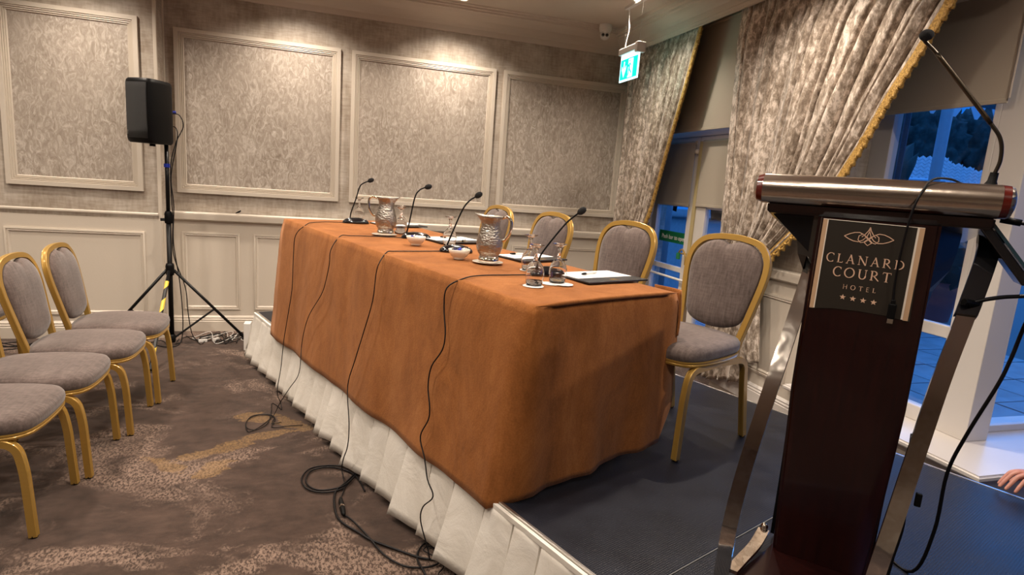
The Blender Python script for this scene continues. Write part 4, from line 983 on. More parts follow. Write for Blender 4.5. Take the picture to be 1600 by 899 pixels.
# microphone cables: across the cloth, over the edge, down over valance to the floor
def mic_cable(label, pts, r=.0026): return wc('microphone_cable', label, pts, r, n=5)
def tc3(u, v): return tuple(T(u, v, .006))
ou = TU*-.035
def down(lst, off=.03):
    return [tuple(Vector(p)-TU*off*((1.155-p[2])/.75)-TU*.012) for p in lst]
mic_cable('black cable of the far microphone hanging down the cloth', [tc3(.37, 2.53), tc3(.25, 2.55), tc3(.12, 2.50), tc3(.02, 2.36)]+down([(-.251, 4.147, 1.15), (-.254, 4.156, 1.009), (-.243, 4.128, .796), (-.255, 4.158, .611), (-.268, 4.17, .43)], .06)+
          [(-.345, 4.06, .25), (-.36, 3.98, .12), (-.34, 4.0, .03), (-.329, 3.938, .008), (-.36, 4.0, .008), (-.40, 4.05, .008), (-.39, 3.90, .008), (-.392, 3.715, .008), (-.447, 3.625, .008), (-.507, 3.67, .008), (-.513, 3.799, .008), (-.438, 3.863, .008), (-.364, 3.813, .008), (-.366, 3.711, .008), (-.311, 3.725, .008)])
mic_cable('black cable of the second microphone hanging down the cloth', [tc3(.42, 1.74), tc3(.25, 1.80), tc3(.10, 1.83), tc3(.02, 1.80)]+down([(-.019, 3.592, 1.13), (-.019, 3.592, 1.045), (-.029, 3.614, .937), (-.046, 3.656, .85), (-.104, 3.794, .697), (-.127, 3.851, .578), (-.134, 3.868, .467)], .068)+
          [(-.21, 3.72, .33), (-.27, 3.78, .21), (-.33, 3.85, .09), (-.36, 3.86, .02), (-.376, 3.814, .008), (-.434, 3.661, .008), (-.487, 3.602, .008), (-.519, 3.73, .008), (-.494, 3.848, .008), (-.399, 3.859, .008), (-.353, 3.78, .008), (-.36, 3.652, .008), (-.268, 3.661, .008), (-.18, 3.665, .008)])
mic_cable('black cable of the third microphone hanging down the cloth', [tc3(.36, 1.21), tc3(.20, 1.22), tc3(.08, 1.23), tc3(.02, 1.20)]+down([(.22, 3.015, 1.142), (.214, 3.031, 1.08), (.215, 3.029, .946), (.194, 3.079, .762), (.174, 3.126, .607), (.157, 3.168, .447)], .085)+
          [(.08, 2.98, .30), (.075, 2.95, .19), (.055, 2.98, .10), (.05, 3.0, .03), (.06, 2.93, .01), (.06, 2.84, .008), (.045, 2.76, .008), (.042, 2.745, .010)], .003)
mic_cable('black cable of the near microphone hanging down the cloth', [tc3(.43, .50), tc3(.30, .52), tc3(.15, .54), tc3(.03, .50)]+down([(.466, 2.425, 1.134), (.467, 2.422, 1.05), (.483, 2.385, .947), (.482, 2.387, .875), (.459, 2.441, .787), (.459, 2.443, .698), (.473, 2.407, .622), (.476, 2.402, .565), (.461, 2.438, .475)], .10)+
          [(.38, 2.34, .40), (.385, 2.27, .34), (.40, 2.20, .30), (.37, 2.26, .22), (.365, 2.27, .15), (.39, 2.22, .06), (.40, 2.2, .012)], .003)
wc('extension_cable', 'thick black cable looping on the carpet beside the valance', [(.16, 2.80, .01), (.140, 2.90, .01), (.10, 3.0, .01), (.003, 3.077, .01), (-.095, 3.063, .01), (-.129, 2.978, .01), (-.113, 2.897, .01), (-.056, 2.844, .01), (.036, 2.848, .014), (.09, 2.90, .018), (.12, 2.99, .01), (.09, 3.06, .01), (-.01, 3.10, .01), (-.11, 3.08, .01), (-.15, 2.98, .01), (-.12, 2.87, .01), (-.04, 2.82, .01), (.05, 2.84, .01), (.10, 2.93, .01)], .0045)
wc('extension_cable', 'thick black cable running along the carpet to the near valance', [(.12, 2.99, .012), (.068, 2.901, .010), (.018, 2.813, .010), (.016, 2.666, .010), (.041, 2.553, .010), (.118, 2.449, .010), (.17, 2.382, .010), (.272, 2.294, .010), (.359, 2.225, .010), (.43, 2.196, .012), (.455, 2.233, .02)], .0055)
wc('extension_cable', 'second thick black cable crossing the carpet beside it', [(.06, 2.59, .010), (.056, 2.60, .010), (.092, 2.545, .014), (.158, 2.408, .012), (.217, 2.269, .010), (.288, 2.183, .010), (.364, 2.157, .010), (.425, 2.167, .010), (.455, 2.203, .015)], .0045)
wc('extension_cable', 'black cable loop at the bottom edge by the valance', [(.45, 2.23, .02), (.44, 2.30, .012), (.40, 2.318, .010), (.366, 2.277, .010), (.35, 2.214, .010), (.361, 2.137, .016), (.38, 2.085, .010), (.43, 2.02, .010), (.49, 1.98, .012)], .0045)
wc('extension_cable', 'thin black cable curling out beneath the valance', [(.45, 2.24, .02), (.41, 2.29, .012), (.385, 2.27, .010), (.42, 2.22, .010), (.45, 2.15, .010), (.42, 2.10, .010), (.47, 2.07, .012), (.50, 2.10, .02)], .003)
cn = tag(empty('cable_connector', (.049, 2.668, .016), 0), 'black inline cable connector lying on the carpet', 'connector')
bm = B(); tube(bm, [(-.007, .08, 0), (-.006, .06, 0), (-.004, .03, 0), (.003, -.03, 0), (.006, -.065, 0), (.008, -.08, 0)], [.005, .010, .0125, .0125, .010, .006], 12); obj('shell', bm, M['black'], cn, smooth=True)
bm = B(); tube(bm, [(-.0015, .004, .0), (.0005, -.012, 0)], .0132, 12); obj('metal_band', bm, M['chrome'], cn, smooth=True)

# ------------------------------------------------------------------ exit sign, camera
ex = tag(empty('exit_sign', (2.42, 4.90, 2.79)), 'illuminated green running man exit sign hanging by the curtain', 'exit sign')
teal = mat('lit_teal', (0, .5, .4), .5, emit=((.0, .62, .48), 1.6)); lit = mat('lit_white', (.8, .9, 1), .5, emit=((.62, .95, 1), 2.2))
bm = B(); box(bm, -.035, .035, -.19, .17, -.005, .05, .008); box(bm, -.04, .04, -.20, -.15, -.03, .055, .006); obj('housing', bm, M['plastic_white'], ex)
bm = B(); box(bm, -.005, .005, -.18, .165, -.235, -.006, .008); obj('light_panel', bm, lit, ex)
for sx in (-1, 1):
    bm = B(); box(bm, sx*.0055-.0006, sx*.0055+.0006, -.163, .150, -.218, -.045, .0003); obj('green_face', bm, teal, ex)
x_ = -.0072
def flat(name, P, m, par, xx=x_, th=.0006):
    bm = B(); a = [bm.verts.new((xx, p[0], p[1])) for p in P]; b_ = [bm.verts.new((xx-th, p[0], p[1])) for p in P]
    bm.faces.new(a); bm.faces.new(b_[::-1])
    for q in range(len(P)): bm.faces.new((a[q], a[(q+1) % len(P)], b_[(q+1) % len(P)], b_[q]))
    return obj(name, bm, m, par)
flat('arrow', [(.088, -.065), (.072, -.065), (.072, -.135), (.040, -.10), (.040, -.13), (.080, -.20), (.120, -.13), (.120, -.10), (.088, -.135)], lit, ex)
flat('door_symbol', [(.0, -.055), (-.085, -.055), (-.085, -.21), (.0, -.21)], lit, ex)
for q, P in enumerate(([(-.008, -.10), (-.03, -.085), (-.058, -.11), (-.052, -.12), (-.032, -.10), (-.035, -.14), (-.075, -.175), (-.068, -.185), (-.028, -.152), (-.02, -.18), (.002, -.205), (.010, -.197), (-.008, -.172), (-.012, -.12), (.012, -.125), (.012, -.115)], [(-.030, -.065), (-.018, -.062), (-.012, -.072), (-.020, -.082), (-.032, -.078)])):
    flat('running_figure', P, teal, ex, -.0082)
bm = B(); tube(bm, catmull([(0, .12, .05), (.0, .10, .12), (.0, .07, .2), (0, .09, .3), (0, .10, CZ-2.79)], 5), .004, 6); obj('flex', bm, M['plastic_white'], ex, smooth=True)
for yy in (-.15, .13):
    bm = B(); tube(bm, [(0, yy, .05), (0, yy, CZ-2.79)], .0012, 5); obj('suspension_wire', bm, al, ex)
bm = B(); box(bm, -.02, .02, -.22, .16, CZ-2.79-.025, CZ-2.79-.001, .004); obj('ceiling_plate', bm, M['plastic_white'], ex)
ld = bpy.data.lights.new('sign_glow', 'AREA'); ld.shape = 'RECTANGLE'; ld.size = .3; ld.size_y = .17; ld.energy = .35; ld.color = (.05, .85, .75)
lo = bpy.data.objects.new('sign_glow', ld); COL.objects.link(lo); lo.location = (2.432, 4.90, 2.66); lo.rotation_euler = (0, -PI/2, 0)
sc_ = tag(empty('security_camera', (2.50, 5.66, CZ-.022), -.35), 'white dome security camera on the cornice near the corner', 'security camera')
bm = B(); lathe(bm, [(0, .02), (.062, .02), (.062, -.02), (.055, -.045), (.05, -.05), (0, -.05)], 24); obj('mount', bm, M['plastic_white'], sc_, auto=40)
bm = B(); bmesh.ops.create_uvsphere(bm, u_segments=20, v_segments=14, radius=.048)
for v in bm.verts: v.co.z -= .075
obj('ball_housing', bm, M['plastic_white'], sc_, smooth=True)
for dx in (-.021, .017):
    bm = B(); lathe(bm, [(0, .0), (.015, 0), (.015, -.006), (.011, -.006), (.0, -.002)], 16); o = obj('lens', bm, M['blackgloss'], sc_); o.location = (dx, -.043, -.085); o.rotation_euler = (-PI/2, 0, 0)

# ------------------------------------------------------------------ lectern
LO = Vector((1.587, 1.43, .401)); LA = Vector((-.678, .735, 0)).normalized(); LF = Vector((-.735, -.678, 0)).normalized()
LZ = math.atan2(-LA.y, -LA.x)     # local x = -LA (to the right), local y = away from the front
le = tag(empty('lectern', LO, LZ), 'dark mahogany lectern with chrome arms and cylinder front bearing a hotel sign', 'lectern')
def Lp(l, o, z): return Vector((-l, -o, z-.401))     # lateral (left +), front offset, world height
def prism(bm, secs):
    """secs: list of rings (same length) joined into a closed solid"""
    R = [[bm.verts.new(p) for p in s] for s in secs]; n = len(R[0])
    for a, b_ in zip(R, R[1:]):
        for k_ in range(n): bm.faces.new((a[k_], a[(k_+1) % n], b_[(k_+1) % n], b_[k_]))
    bm.faces.new(R[0][::-1]); bm.faces.new(R[-1])
bm = B(); prism(bm, [[Lp(.148, .08, z), Lp(-.168, .08, z), Lp(-.166, -.02, z), Lp(.146, -.02, z)] if z > .9 else [Lp(.125, .08, z), Lp(-.150, .08, z), Lp(-.148, -.02, z), Lp(.123, -.02, z)] for z in (.428, 1.0, 1.556)])
bmesh.ops.bevel(bm, geom=[e for e in bm.edges if abs((e.verts[0].co-e.verts[1].co).normalized().z) > .8], offset=.012, segments=3, affect='EDGES')
obj('column', bm, M['wood'], le, auto=35)
bm = B()
for s2, w0 in ((-.160, -1), (.138, 1)):
    bm = B(); prism(bm, [[Lp(s2-.006, -.021, z), Lp(s2-.006+w0*e2, -.021-d_, z), Lp(s2+.006+w0*e2, -.021-d_, z), Lp(s2+.006, -.021, z)] for z, d_, e2 in ((.428, .06, .0), (1.0, .07, .01), (1.25, .09, .012), (1.35, .11, .03), (1.42, .11, .062), (1.47, .12, .072), (1.553, .13, .078))])
    obj('side_wing', bm, M['black'], le)
bm = B(); prism(bm, [[Lp(.30, .06, 1.558), Lp(-.285, .06, 1.558), Lp(-.285, -.40, 1.50), Lp(.30, -.40, 1.50)], [Lp(.30, .075, 1.592), Lp(-.285, .075, 1.592), Lp(-.285, -.40, 1.53), Lp(.30, -.40, 1.53)]])
bmesh.ops.bevel(bm, geom=bm.edges[:], offset=.006, segments=2, affect='EDGES'); obj('reading_top', bm, M['wood'], le, auto=35)
bm = B(); tube(bm, [Lp(.318, .06, 1.634), Lp(-.285, .06, 1.634)], .047, 40); obj('front_cylinder', bm, M['tubechrome'], le, auto=50)
bm = B(); tube(bm, [Lp(.336, .06, 1.634), Lp(.318, .06, 1.634)], [.040, .046], 36); redl = mat('red_lacquer', (.10, .008, .004), .2, coat=.6); obj('red_end_band', bm, redl, le, auto=50)
bm = B(); tube(bm, [Lp(-.2855, .06, 1.634), Lp(-.303, .06, 1.634)], [.0465, .045], 36); obj('red_end_band', bm, redl, le, auto=50)
bm = B(); tube(bm, [Lp(-.3035, .06, 1.634), Lp(-.312, .06, 1.634), Lp(-.318, .06, 1.634)], [.044, .040, .022], 30); o = obj('end_cap', bm, M['hammer'], le, auto=60)
bm = B(); tube(bm, [Lp(.3365, .06, 1.634), Lp(.345, .06, 1.634)], [.039, .03], 30); obj('end_cap', bm, M['hammer'], le, auto=60)
# corner gussets below the top
for (a, b_) in ((.29, .165),):
    bm = B(); prism(bm, [[Lp(a, o_, 1.556), Lp(b_, o_, 1.556), Lp(b_, o_, 1.44)] for o_ in (.01, .0)]); obj('gusset', bm, M['blackgloss'], le)
# chrome arms, bowed, from behind the top to the base
def arm(P, nm='chrome_arm'):
    Pc = catmull(P, 8); bm = B(); V = []
    for i, p in enumerate(Pc):
        t = (Pc[min(i+1, len(Pc)-1)]-Pc[max(i-1, 0)]).normalized(); xx = Vector((1, 0, 0)); q = t.cross(xx).normalized()
        V.append([p+xx*a*.022+q*b2*.011 for a, b2 in ((-1, -1), (1, -1), (1, 1), (-1, 1))])
    prism(bm, V); bmesh.ops.bevel(bm, geom=[], offset=.001) if False else None
    return bm
La = [Lp(.145, -.16, 1.53), Lp(.150, -.10, 1.44), Lp(.158, -.03, 1.335), Lp(.182, .08, 1.14), Lp(.206, .18, .95), Lp(.230, .26, .74), Lp(.240, .31, .58), Lp(.242, .325, .42)]
Ra = [Lp(-.297, -.08, 1.52), Lp(-.295, -.03, 1.475), Lp(-.268, .05, 1.33), Lp(-.228, .15, 1.14), Lp(-.197, .22, .93), Lp(-.172, .27, .74), Lp(-.150, .30, .56), Lp(-.142, .30, .42)]
obj('chrome_arm', arm(La), M['chrome'], le, auto=40); obj('chrome_arm', arm(Ra[1:]), M['chrome'], le, auto=40)
# black upper sleeve of the right arm
Rb = [Lp(-.297, -.08, 1.54), Lp(-.295, -.028, 1.475), Lp(-.270, .046, 1.345), Lp(-.262, .066, 1.31)]
Pc = catmull(Rb, 6); bm = B(); V = []
for i, p in enumerate(Pc):
    t = (Pc[min(i+1, len(Pc)-1)]-Pc[max(i-1, 0)]).normalized(); q = t.cross(Vector((1, 0, 0))).normalized(); V.append([p+Vector((a*.026, 0, 0))+q*b2*.015 for a, b2 in ((-1, -1), (1, -1), (1, 1), (-1, 1))])
prism(bm, V); obj('arm_sleeve', bm, M['blackgloss'], le, auto=40)
bm = B(); ol = [(-.20, -.42), (0, -.44), (.20, -.42), (.225, -.36), (.205, -.28), (.185, -.20), (.165, -.12), (.158, -.02), (.158, .06), (.0, .07), (-.134, .06), (-.130, -.04), (-.152, -.13), (-.178, -.21), (-.205, -.30), (-.225, -.36)]
pillow(bm, ol, [(0, 0), (1, 0), (1, .018), (.985, .026), (0, .026)], lambda x, y, h: Vector((x, y, h))); obj('base_plate', bm, M['wood'], le, auto=35)
bm = B(); Pf = catmull([Lp(.216, .325, .445), Lp(.197, .24, .448), Lp(.175, .14, .452), Lp(.162, .04, .462)], 6)
V = []
for i, p in enumerate(Pf):
    t = (Pf[min(i+1, len(Pf)-1)]-Pf[max(i-1, 0)]).normalized(); q = t.cross(Vector((1, 0, 0))).normalized(); V.append([p+Vector((a*.018, 0, 0))+q*b2*.006 for a, b2 in ((-1, -1), (1, -1), (1, 1), (-1, 1))])
prism(bm, V); o = obj('foot_brace', bm, M['chrome'], le, auto=40)
bm = B(); bmesh.ops.create_uvsphere(bm, u_segments=16, v_segments=10, radius=.013); o2 = obj('bolt_cap', bm, M['chrome'], le, smooth=True); o2.location = Lp(.162, .035, .474)
# small drop screen on the right end
ds = empty('x'); bpy.data.objects.remove(ds)
bm = B(); obox(bm, Lp(-.318, -.005, 1.50), Vector((.80, 0, -1)).normalized(), (0, 1, 0), Vector((1, 0, .80)).normalized(), .105, .055, .012, .004); dd = obj('control_box', bm, M['blackgloss'], le)
bm = B(); obox(bm, Lp(-.327, -.005, 1.51)+Vector((.004, 0, .006)), Vector((.80, 0, -1)).normalized(), (0, 1, 0), Vector((1, 0, .80)).normalized(), .085, .045, .004); obj('display', bm, mat('faint_display', (.02, .05, .07), .2, coat=.5), dd)
# the sign
sg = obj('sign_board', (lambda bm: (prism(bm, [[Lp(.132, o_, 1.552), Lp(-.128, o_, 1.548), Lp(-.134, o_, 1.272), Lp(-.07, o_, 1.280), Lp(.0, o_, 1.282), Lp(.07, o_, 1.279), Lp(.130, o_, 1.270)] for o_ in (.083, .0805)]), bm)[1])(B()), mat('sign_dark_print', (.020, .015, .010), .45), le)
cream = mat('sign_cream_print', (.55, .36, .22), .45); pale = mat('sign_white_edge', (.80, .72, .62), .5)
def sflat(name, P, m, o_=.0842, th=.0006):
    """flat print on the sign: P in (right, up) metres about the sign centre"""
    bm = B()
    for poly in P:
        a = [bm.verts.new(Vector((x-.001, -o_-th, 1.41-.401+y))) for x, y in poly]; b_ = [bm.verts.new(Vector((x-.001, -o_+.0008, 1.41-.401+y))) for x, y in poly]
        bm.faces.new(a); bm.faces.new(b_[::-1])
        for q in range(len(poly)): bm.faces.new((a[q], a[(q+1) % len(poly)], b_[(q+1) % len(poly)], b_[q]))
    return obj(name, bm, m, sg)
def srect(x0, x1, y0, y1, y2=None, y3=None): return [(x0, y0), (x1, y0 if y2 is None else y2), (x1, y1 if y3 is None else y3), (x0, y1)]
sflat('side_band', [srect(-.131, -.119, -.138, .142)], cream); sflat('side_band', [srect(.117, .130, -.136, .138)], cream)
sflat('white_edge', [srect(-.1195, -.1165, -.137, .142)], pale, .0846); sflat('white_edge', [srect(.112, .117, -.134, .138)], pale, .0846)
sflat('white_edge', [srect(-.131, .129, .1405, .1425, .1365, .1385)], pale, .0846)
def ribbon(pts, w0, w1=None):
    """stroke polygons along a polyline with (possibly) changing width"""
    w1 = w0 if w1 is None else w1; n = len(pts); L, R = [], []
    for i, p in enumerate(pts):
        a = pts[max(i-1, 0)]; b_ = pts[min(i+1, n-1)]; dx, dy = b_[0]-a[0], b_[1]-a[1]; l = math.hypot(dx, dy) or 1; k_ = (w0+(w1-w0)*i/(n-1))/2
        L.append((p[0]-dy/l*k_, p[1]+dx/l*k_)); R.append((p[0]+dy/l*k_, p[1]-dx/l*k_))
    return [[L[i], L[i+1], R[i+1], R[i]] for i in range(n-1)]
def arcp(cx, cy, rx, ry, a0, a1, n=14): return [(cx+rx*math.cos(math.radians(a0+(a1-a0)*i/n)), cy+ry*math.sin(math.radians(a0+(a1-a0)*i/n))) for i in range(n+1)]
TK, TN, SF = .13, .06, .055
def serif(x, y, w_=.22): return [[(x-w_/2, y-SF/2), (x+w_/2, y-SF/2), (x+w_/2, y+SF/2), (x-w_/2, y+SF/2)]]
def vthick(cx, cy, rx, ry, a0, a1, n=18):
    P = arcp(cx, cy, rx, ry, a0, a1, n); out = []
    for i in range(n):
        am = math.radians(a0+(a1-a0)*(i+.5)/n); k_ = TN+(TK-TN)*abs(math.cos(am)); out += ribbon([P[i], P[i+1]], k_)
    return out
LET = {
 'C': (.78, vthick(.45, .5, .40, .5, 50, 310)+ribbon([(.71, .98), (.71, .76)], .05)+ribbon([(.71, .02), (.71, .2)], .03)),
 'L': (.58, ribbon([(.14, 0), (.14, 1)], TK)+serif(.14, .97, .28)+serif(.14, .03, .28)+ribbon([(.14, .03), (.55, .03)], TN)+ribbon([(.54, .0), (.58, .2)], .04)),
 'A': (.84, ribbon([(.10, 0), (.42, 1)], TN)+ribbon([(.40, 1.02), (.74, 0)], TK)+ribbon([(.22, .36), (.60, .36)], TN)+serif(.10, .03, .22)+serif(.74, .03, .26)),
 'N': (.92, ribbon([(.14, 0), (.14, 1)], TN)+ribbon([(.10, 1), (.78, .0)], TK)+ribbon([(.80, 0), (.80, 1)], TN)+serif(.12, .97, .24)+serif(.14, .03, .24)+serif(.80, .97, .24)),
 'R': (.80, ribbon([(.14, 0), (.14, 1)], TK)+serif(.14, .03, .28)+serif(.10, .97, .2)+vthick(.28, .73, .28, .25, 90, -90)+ribbon([(.14, .98), (.30, .98)], TN)+ribbon([(.14, .48), (.30, .48)], TN)+ribbon([(.30, .50), (.78, 0)], TK, .08)),
 'D': (.92, ribbon([(.14, 0), (.14, 1)], TK)+serif(.08, .97, .18)+serif(.08, .03, .18)+ribbon([(.14, .97), (.36, .97)], TN)+ribbon([(.14, .03), (.36, .03)], TN)+vthick(.36, .5, .44, .47, 90, -90)),
 'O': (.98, vthick(.48, .5, .43, .5, 0, 360, 30)),
 'U': (.88, ribbon([(.16, 1), (.16, .35)], TK)+vthick(.44, .35, .28, .34, 180, 360)+ribbon([(.72, .35), (.72, 1)], TN)+serif(.16, .97, .26)+serif(.72, .97, .24)),
 'T': (.78, ribbon([(.39, 0), (.39, 1)], TK)+ribbon([(.04, .97), (.74, .97)], TN)+serif(.39, .03, .28)+ribbon([(.05, 1.0), (.03, .8)], .04)+ribbon([(.73, 1.0), (.75, .8)], .04)),
 'H': (.92, ribbon([(.14, 0), (.14, 1)], TN*1.4)+ribbon([(.78, 0), (.78, 1)], TN*1.4)+ribbon([(.14, .5), (.78, .5)], TN)),
 'E': (.66, ribbon([(.14, 0), (.14, 1)], TN*1.4)+ribbon([(.14, .97), (.58, .97)], TN)+ribbon([(.14, .52), (.52, .52)], TN)+ribbon([(.14, .03), (.58, .03)], TN)),
}
def word(s, cx, base, h, gap, tilt=0.):
    tot = sum(LET[c][0] for c in s)*h+gap*(len(s)-1); x = cx-tot/2; P = []
    for c in s:
        w_, polys = LET[c]; P += [[(x+px*h, base+py*h+(x+px*h-cx)*tilt) for px, py in poly] for poly in polys]; x += w_*h+gap
    return P
cream2 = mat('sign_gold_print', (.72, .47, .33), .45)
sflat('lettering', word('CLANARD', -.004, .012, .027, .0085, -.012), cream2)
sflat('lettering', word('COURT', -.006, -.030, .029, .0075, -.012), cream2)
sflat('lettering', word('HOTEL', -.006, -.066, .0135, .0085, -.012), cream2)
em = []
cy0 = .095; w_ = .0023
def e_(pts, w=w_): return ribbon([(x*.064-.004, cy0+y*.064) for x, y in pts], w)
for sg_ in (-1, 1):      # two pointed loops that cross and knot in the middle
    em += e_([(sg_*x, y) for x, y in [(1, 0), (.8, .12), (.6, .20), (.4, .22), (.22, .14), (.05, -.04), (-.12, -.20), (-.3, -.25), (-.42, -.12), (-.40, .06), (-.26, .16), (-.08, .04), (.10, -.14), (.16, -.20)]])
    em += e_([(sg_*x, y) for x, y in [(1, 0), (.8, -.12), (.6, -.20), (.4, -.22), (.22, -.12), (.08, .06), (0, .30), (0, .48)]])
    em += e_([(0, .50), (sg_*.05, .34), (sg_*.16, .16), (sg_*.28, .02)])
em += e_([(-.18, -.20), (0, -.36), (.18, -.20)])
sflat('emblem', em, cream2)
stars = []
for i in range(4):
    sx_ = -.045+i*.0275; sy_2 = -.0915-i*.0012; st5 = []
    for q in range(10):
        a = PI/2+q*PI/5; r = .0088 if q % 2 == 0 else .0036; st5.append((sx_+r*math.cos(a), sy_2+r*math.sin(a)))
    stars.append(st5)
sflat('stars', stars, cream2)
# cable with plug hanging over the lectern front
LW = lambda l, o, z: LO+LA*l+LF*o+Vector((0, 0, z-.401))
uc = tag(empty('hanging_data_cable', LW(-.08, .12, 1.3)), 'black data cable hanging over the front of the lectern with its plug', 'cable')
def rel(e, pts): return [Vector(p)-Vector(e.location) for p in pts]
bm = cable(rel(uc, [LW(-.245, -.02, 1.66), LW(-.20, .02, 1.679), LW(-.165, .05, 1.690), LW(-.125, .085, 1.685), LW(-.103, .112, 1.649), LW(-.087, .120, 1.584), LW(-.080, .108, 1.462), LW(-.080, .100, 1.386), LW(-.084, .099, 1.325)]), .0032, 6, 8); obj('lead', bm, M['rubber'], uc, smooth=True)
bm = B(); p = rel(uc, [LW(-.085, .099, 1.298)])[0]; obox(bm, p, LA, LF, (0, 0, 1), .0105, .006, .023, .003); obox(bm, p+Vector((0, 0, .027)), LA, LF, (0, 0, 1), .006, .005, .008, .002); obj('plug_body', bm, M['black'], uc)
bm = B(); obox(bm, p+Vector((0, 0, -.029)), LA, LF, (0, 0, 1), .0075, .003, .007); obj('plug_tip', bm, M['chrome'], uc)
# lectern microphone
gm = tag(empty('lectern_microphone', LW(-.285, -.15, 1.54)), 'tall gooseneck microphone rising from the lectern right side', 'microphone')
bm = B(); tube(bm, rel(gm, [LW(-.283, -.15, 1.545), LW(-.284, -.15, 1.60), LW(-.286, -.15, 1.685), LW(-.288, -.15, 1.70), LW(-.290, -.15, 1.725)]), [.024, .022, .020, .012, .011], 16); obj('socket', bm, M['black'], gm, auto=50)
nk = [LW(-.290, -.15, 1.72), LW(-.297, -.15, 1.765), LW(-.288, -.15, 1.82), LW(-.257, -.15, 1.868), LW(-.162, -.15, 1.987), LW(-.09, -.15, 2.075), LW(-.055, -.15, 2.112), LW(-.042, -.14, 2.130)]
bm = B(); tube(bm, rel(gm, catmull(nk, 8)), .0055, 10); obj('gooseneck', bm, mat('dark_bronze_metal', (.05, .04, .03), .3, .8), gm, smooth=True)
bm = B(); tube(bm, rel(gm, catmull(nk[3:6], 6)), .0068, 10); obj('stiff_section', bm, mat('dark_bronze_metal_b', (.06, .045, .03), .3, .8), gm, smooth=True)
bm = B(); bmesh.ops.create_uvsphere(bm, u_segments=18, v_segments=12, radius=.018); o = obj('foam_windscreen', bm, M['foam'], gm, smooth=True); o.location = rel(gm, [LW(-.054, -.135, 2.128)])[0]; o.scale = (1.1, 1.1, .95)
# cables on the right of the lectern
wc('audio_lead', 'black jack lead plugged in below the lectern cylinder end', [LW(-.300, .03, 1.588), LW(-.33, .03, 1.583), LW(-.40, .02, 1.573), LW(-.50, -.02, 1.54), LW(-.50, -.05, 1.42), LW(-.44, -.1, 1.338), LW(-.414, -.10, 1.182), LW(-.398, -.10, 1.097), LW(-.35, -.10, .918), LW(-.323, -.10, .779), LW(-.322, -.10, .577), LW(-.288, -.10, .415), LW(-.20, -.2, .408), LW(-.1, -.4, .408)], .0055)
bm = B(); tube(bm, [LW(-.300, .03, 1.588), LW(-.345, .03, 1.582)], .0095, 12); tag(obj('jack_plug', bm, M['black'], smooth=True), 'black jack plug below the lectern cylinder end', 'plug')
wc('thick_lead', 'thick black lead tied to the right chrome arm', [LW(-.275, .06, 1.352), LW(-.31, .05, 1.366), LW(-.36, .03, 1.378), LW(-.44, .0, 1.385), LW(-.52, -.03, 1.36)], .006)
wc('lower_lead', 'black cable behind the right chrome arm down to the stage', [LW(-.19, .12, .95), LW(-.20, .10, .80), LW(-.215, .10, .66), LW(-.205, .10, .52), LW(-.22, .05, .41), LW(-.35, -.05, .408), LW(-.6, -.1, .408)], .005)
bm = B(); tube(bm, [LW(-.288, .052, 1.345), LW(-.250, .082, 1.352)], .010, 8); tag(obj('cable_tie', bm, M['black']), 'black cable tie around the right lectern arm', 'cable tie')
bm = B(); obox(bm, LW(-.222, .225, .80), LA, LF, (0, 0, 1), .008, .006, .020, .003); tag(obj('arm_clip', bm, M['black']), 'small black clip on the right chrome arm', 'clip')

# ------------------------------------------------------------------ person kneeling beyond the right edge, hand on the stage
def skin_body(name, parent, m, verts, edges, radii, root=0, sub=2):
    me = bpy.data.meshes.new(name); me.from_pydata(verts, edges, []); o = bpy.data.objects.new(name, me); COL.objects.link(o); o.parent = parent
    me.materials.append(m); md = o.modifiers.new('skin', 'SKIN'); md.use_smooth_shade = True
    for i, r in enumerate(radii): me.skin_vertices[0].data[i].radius = (r, r) if not isinstance(r, tuple) else r
    me.skin_vertices[0].data[root].use_root = True
    sb = o.modifiers.new('sub', 'SUBSURF'); sb.levels = sub; sb.render_levels = sub
    return o
HB = Vector((2.90, 1.50, .44))   # wrist side of the hand, resting on the stage edge
pe = tag(empty('person', (3.45, 1.05, 0)), 'person at the right edge resting one hand on the stage', 'person')
def W(p): return tuple(Vector(p)-Vector((3.45, 1.05, 0)))
# torso, arms, legs as one clothed body; hand as one continuous skin with separate fingers
bv = [(3.50, 1.12, .52), (3.48, 1.14, .72), (3.46, 1.18, .95), (3.46, 1.18, 1.06), (3.30, 1.27, 1.00), (3.20, 1.44, .74), (3.06, 1.575, .52), (3.62, 1.08, 1.00), (3.66, 1.22, .76), (3.55, 1.42, .62),
      (3.42, 1.18, .46), (3.28, 1.52, .40), (3.30, 1.30, .08), (3.60, 1.04, .46), (3.62, 1.38, .14), (3.70, 1.0, .08)]
be = [(0, 1), (1, 2), (2, 3), (2, 4), (4, 5), (5, 6), (2, 7), (7, 8), (8, 9), (0, 10), (10, 11), (11, 12), (0, 13), (13, 14), (14, 15)]
skin_body('clothed_body', pe, M['sleeve'], [W(p) for p in bv], be, [.15, .15, .15, .06, .065, .052, .036, .065, .052, .036, .09, .07, .05, .09, .07, .05])
skin_body('head', pe, M['skin'], [W(p) for p in ((3.46, 1.18, 1.08), (3.45, 1.19, 1.16), (3.44, 1.20, 1.24), (3.43, 1.21, 1.33))], [(0, 1), (1, 2), (2, 3)], [.055, .07, .092, .085])
bm = B(); bmesh.ops.create_uvsphere(bm, u_segments=24, v_segments=16, radius=.105)
for v in bm.verts:
    v.co.z = v.co.z*1.05; v.co *= 1+.06*noise.noise(v.co*30)
    if v.co.z < 0: v.co.x = v.co.x*.9+.01; v.co.y = v.co.y*.9-.02
hr = obj('hair', bm, M['hair'], pe, smooth=True); hr.location = W((3.455, 1.175, 1.315))
bm = B(); c = Vector(W((3.40, 1.29, 1.24)))
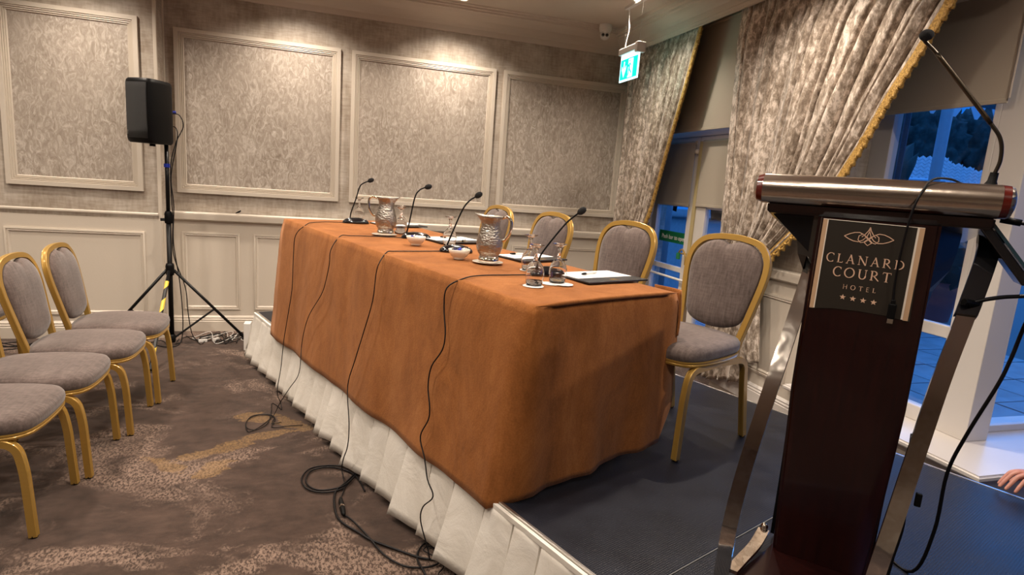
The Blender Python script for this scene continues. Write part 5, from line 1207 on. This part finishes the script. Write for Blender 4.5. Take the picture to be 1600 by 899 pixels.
tube(bm, [c+Vector((0, -.01, .03)), c+Vector((-.004, .012, .0)), c+Vector((-.004, .012, -.012))], [.008, .013, .010], 8); obj('nose', bm, M['skin'], pe, smooth=True)
for sx in (-1, 1):
    bm = B(); bmesh.ops.create_uvsphere(bm, u_segments=10, v_segments=8, radius=.012); e = obj('eye', bm, M['china'], pe, smooth=True); e.location = c+Vector((.033*sx*.9, -.012+.01*sx, .028))
    bm = B(); bmesh.ops.create_uvsphere(bm, u_segments=10, v_segments=8, radius=.02); e = obj('ear', bm, M['skin'], pe, smooth=True); e.location = Vector(W((3.44, 1.20, 1.24)))+Vector((.09*sx, -.03*sx, 0)); e.scale = (.4, 1, 1.4)
bm = B(); tube(bm, [c+Vector((-.022, -.004, -.045)), c+Vector((0, .004, -.045)), c+Vector((.022, -.0, -.045))], [.003, .006, .003], 8); obj('mouth', bm, mat('lips', (.4, .12, .1), .5), pe, smooth=True)
# hand: wrist, palm fan, four fingers and a thumb
ax = Vector((-.93, .33, 0)).normalized(); sd = Vector((-.33, -.93, 0)).normalized(); up = Vector((0, 0, 1)); wr = Vector((2.995, 1.61, .48))
H = lambda a, s_, z: tuple(Vector(W(wr))+ax*a+sd*s_+up*z)
hv = [H(-.05, 0, .01), H(0, 0, 0), H(.045, .0, .012)]; he = [(0, 1), (1, 2)]; rr = [.027, .026, (.026, .030)]
for (s_, L, z0, a0) in ((-.033, .068, .0, .088), (-.011, .078, .008, .094), (.011, .073, .006, .092), (.031, .058, -.002, .084)):
    b0_ = len(hv); sp2 = 1.15
    hv += [H(a0, s_, .012+z0), H(a0+L*.42, s_*sp2, .004+z0*.5), H(a0+L*.78, s_*sp2*1.03, -.034), H(a0+L*1.0, s_*sp2*1.04, -.060)]
    he += [(2, b0_), (b0_, b0_+1), (b0_+1, b0_+2), (b0_+2, b0_+3)]; rr += [.0125, .0092, .0085, .0068]
b0_ = len(hv); hv += [H(.035, -.042, -.012), H(.065, -.060, -.032), H(.088, -.062, -.056)]; he += [(1, b0_), (b0_, b0_+1), (b0_+1, b0_+2)]; rr += [.015, .0115, .0085]
hd = skin_body('hand', pe, M['skin'], hv, he, rr, root=1)
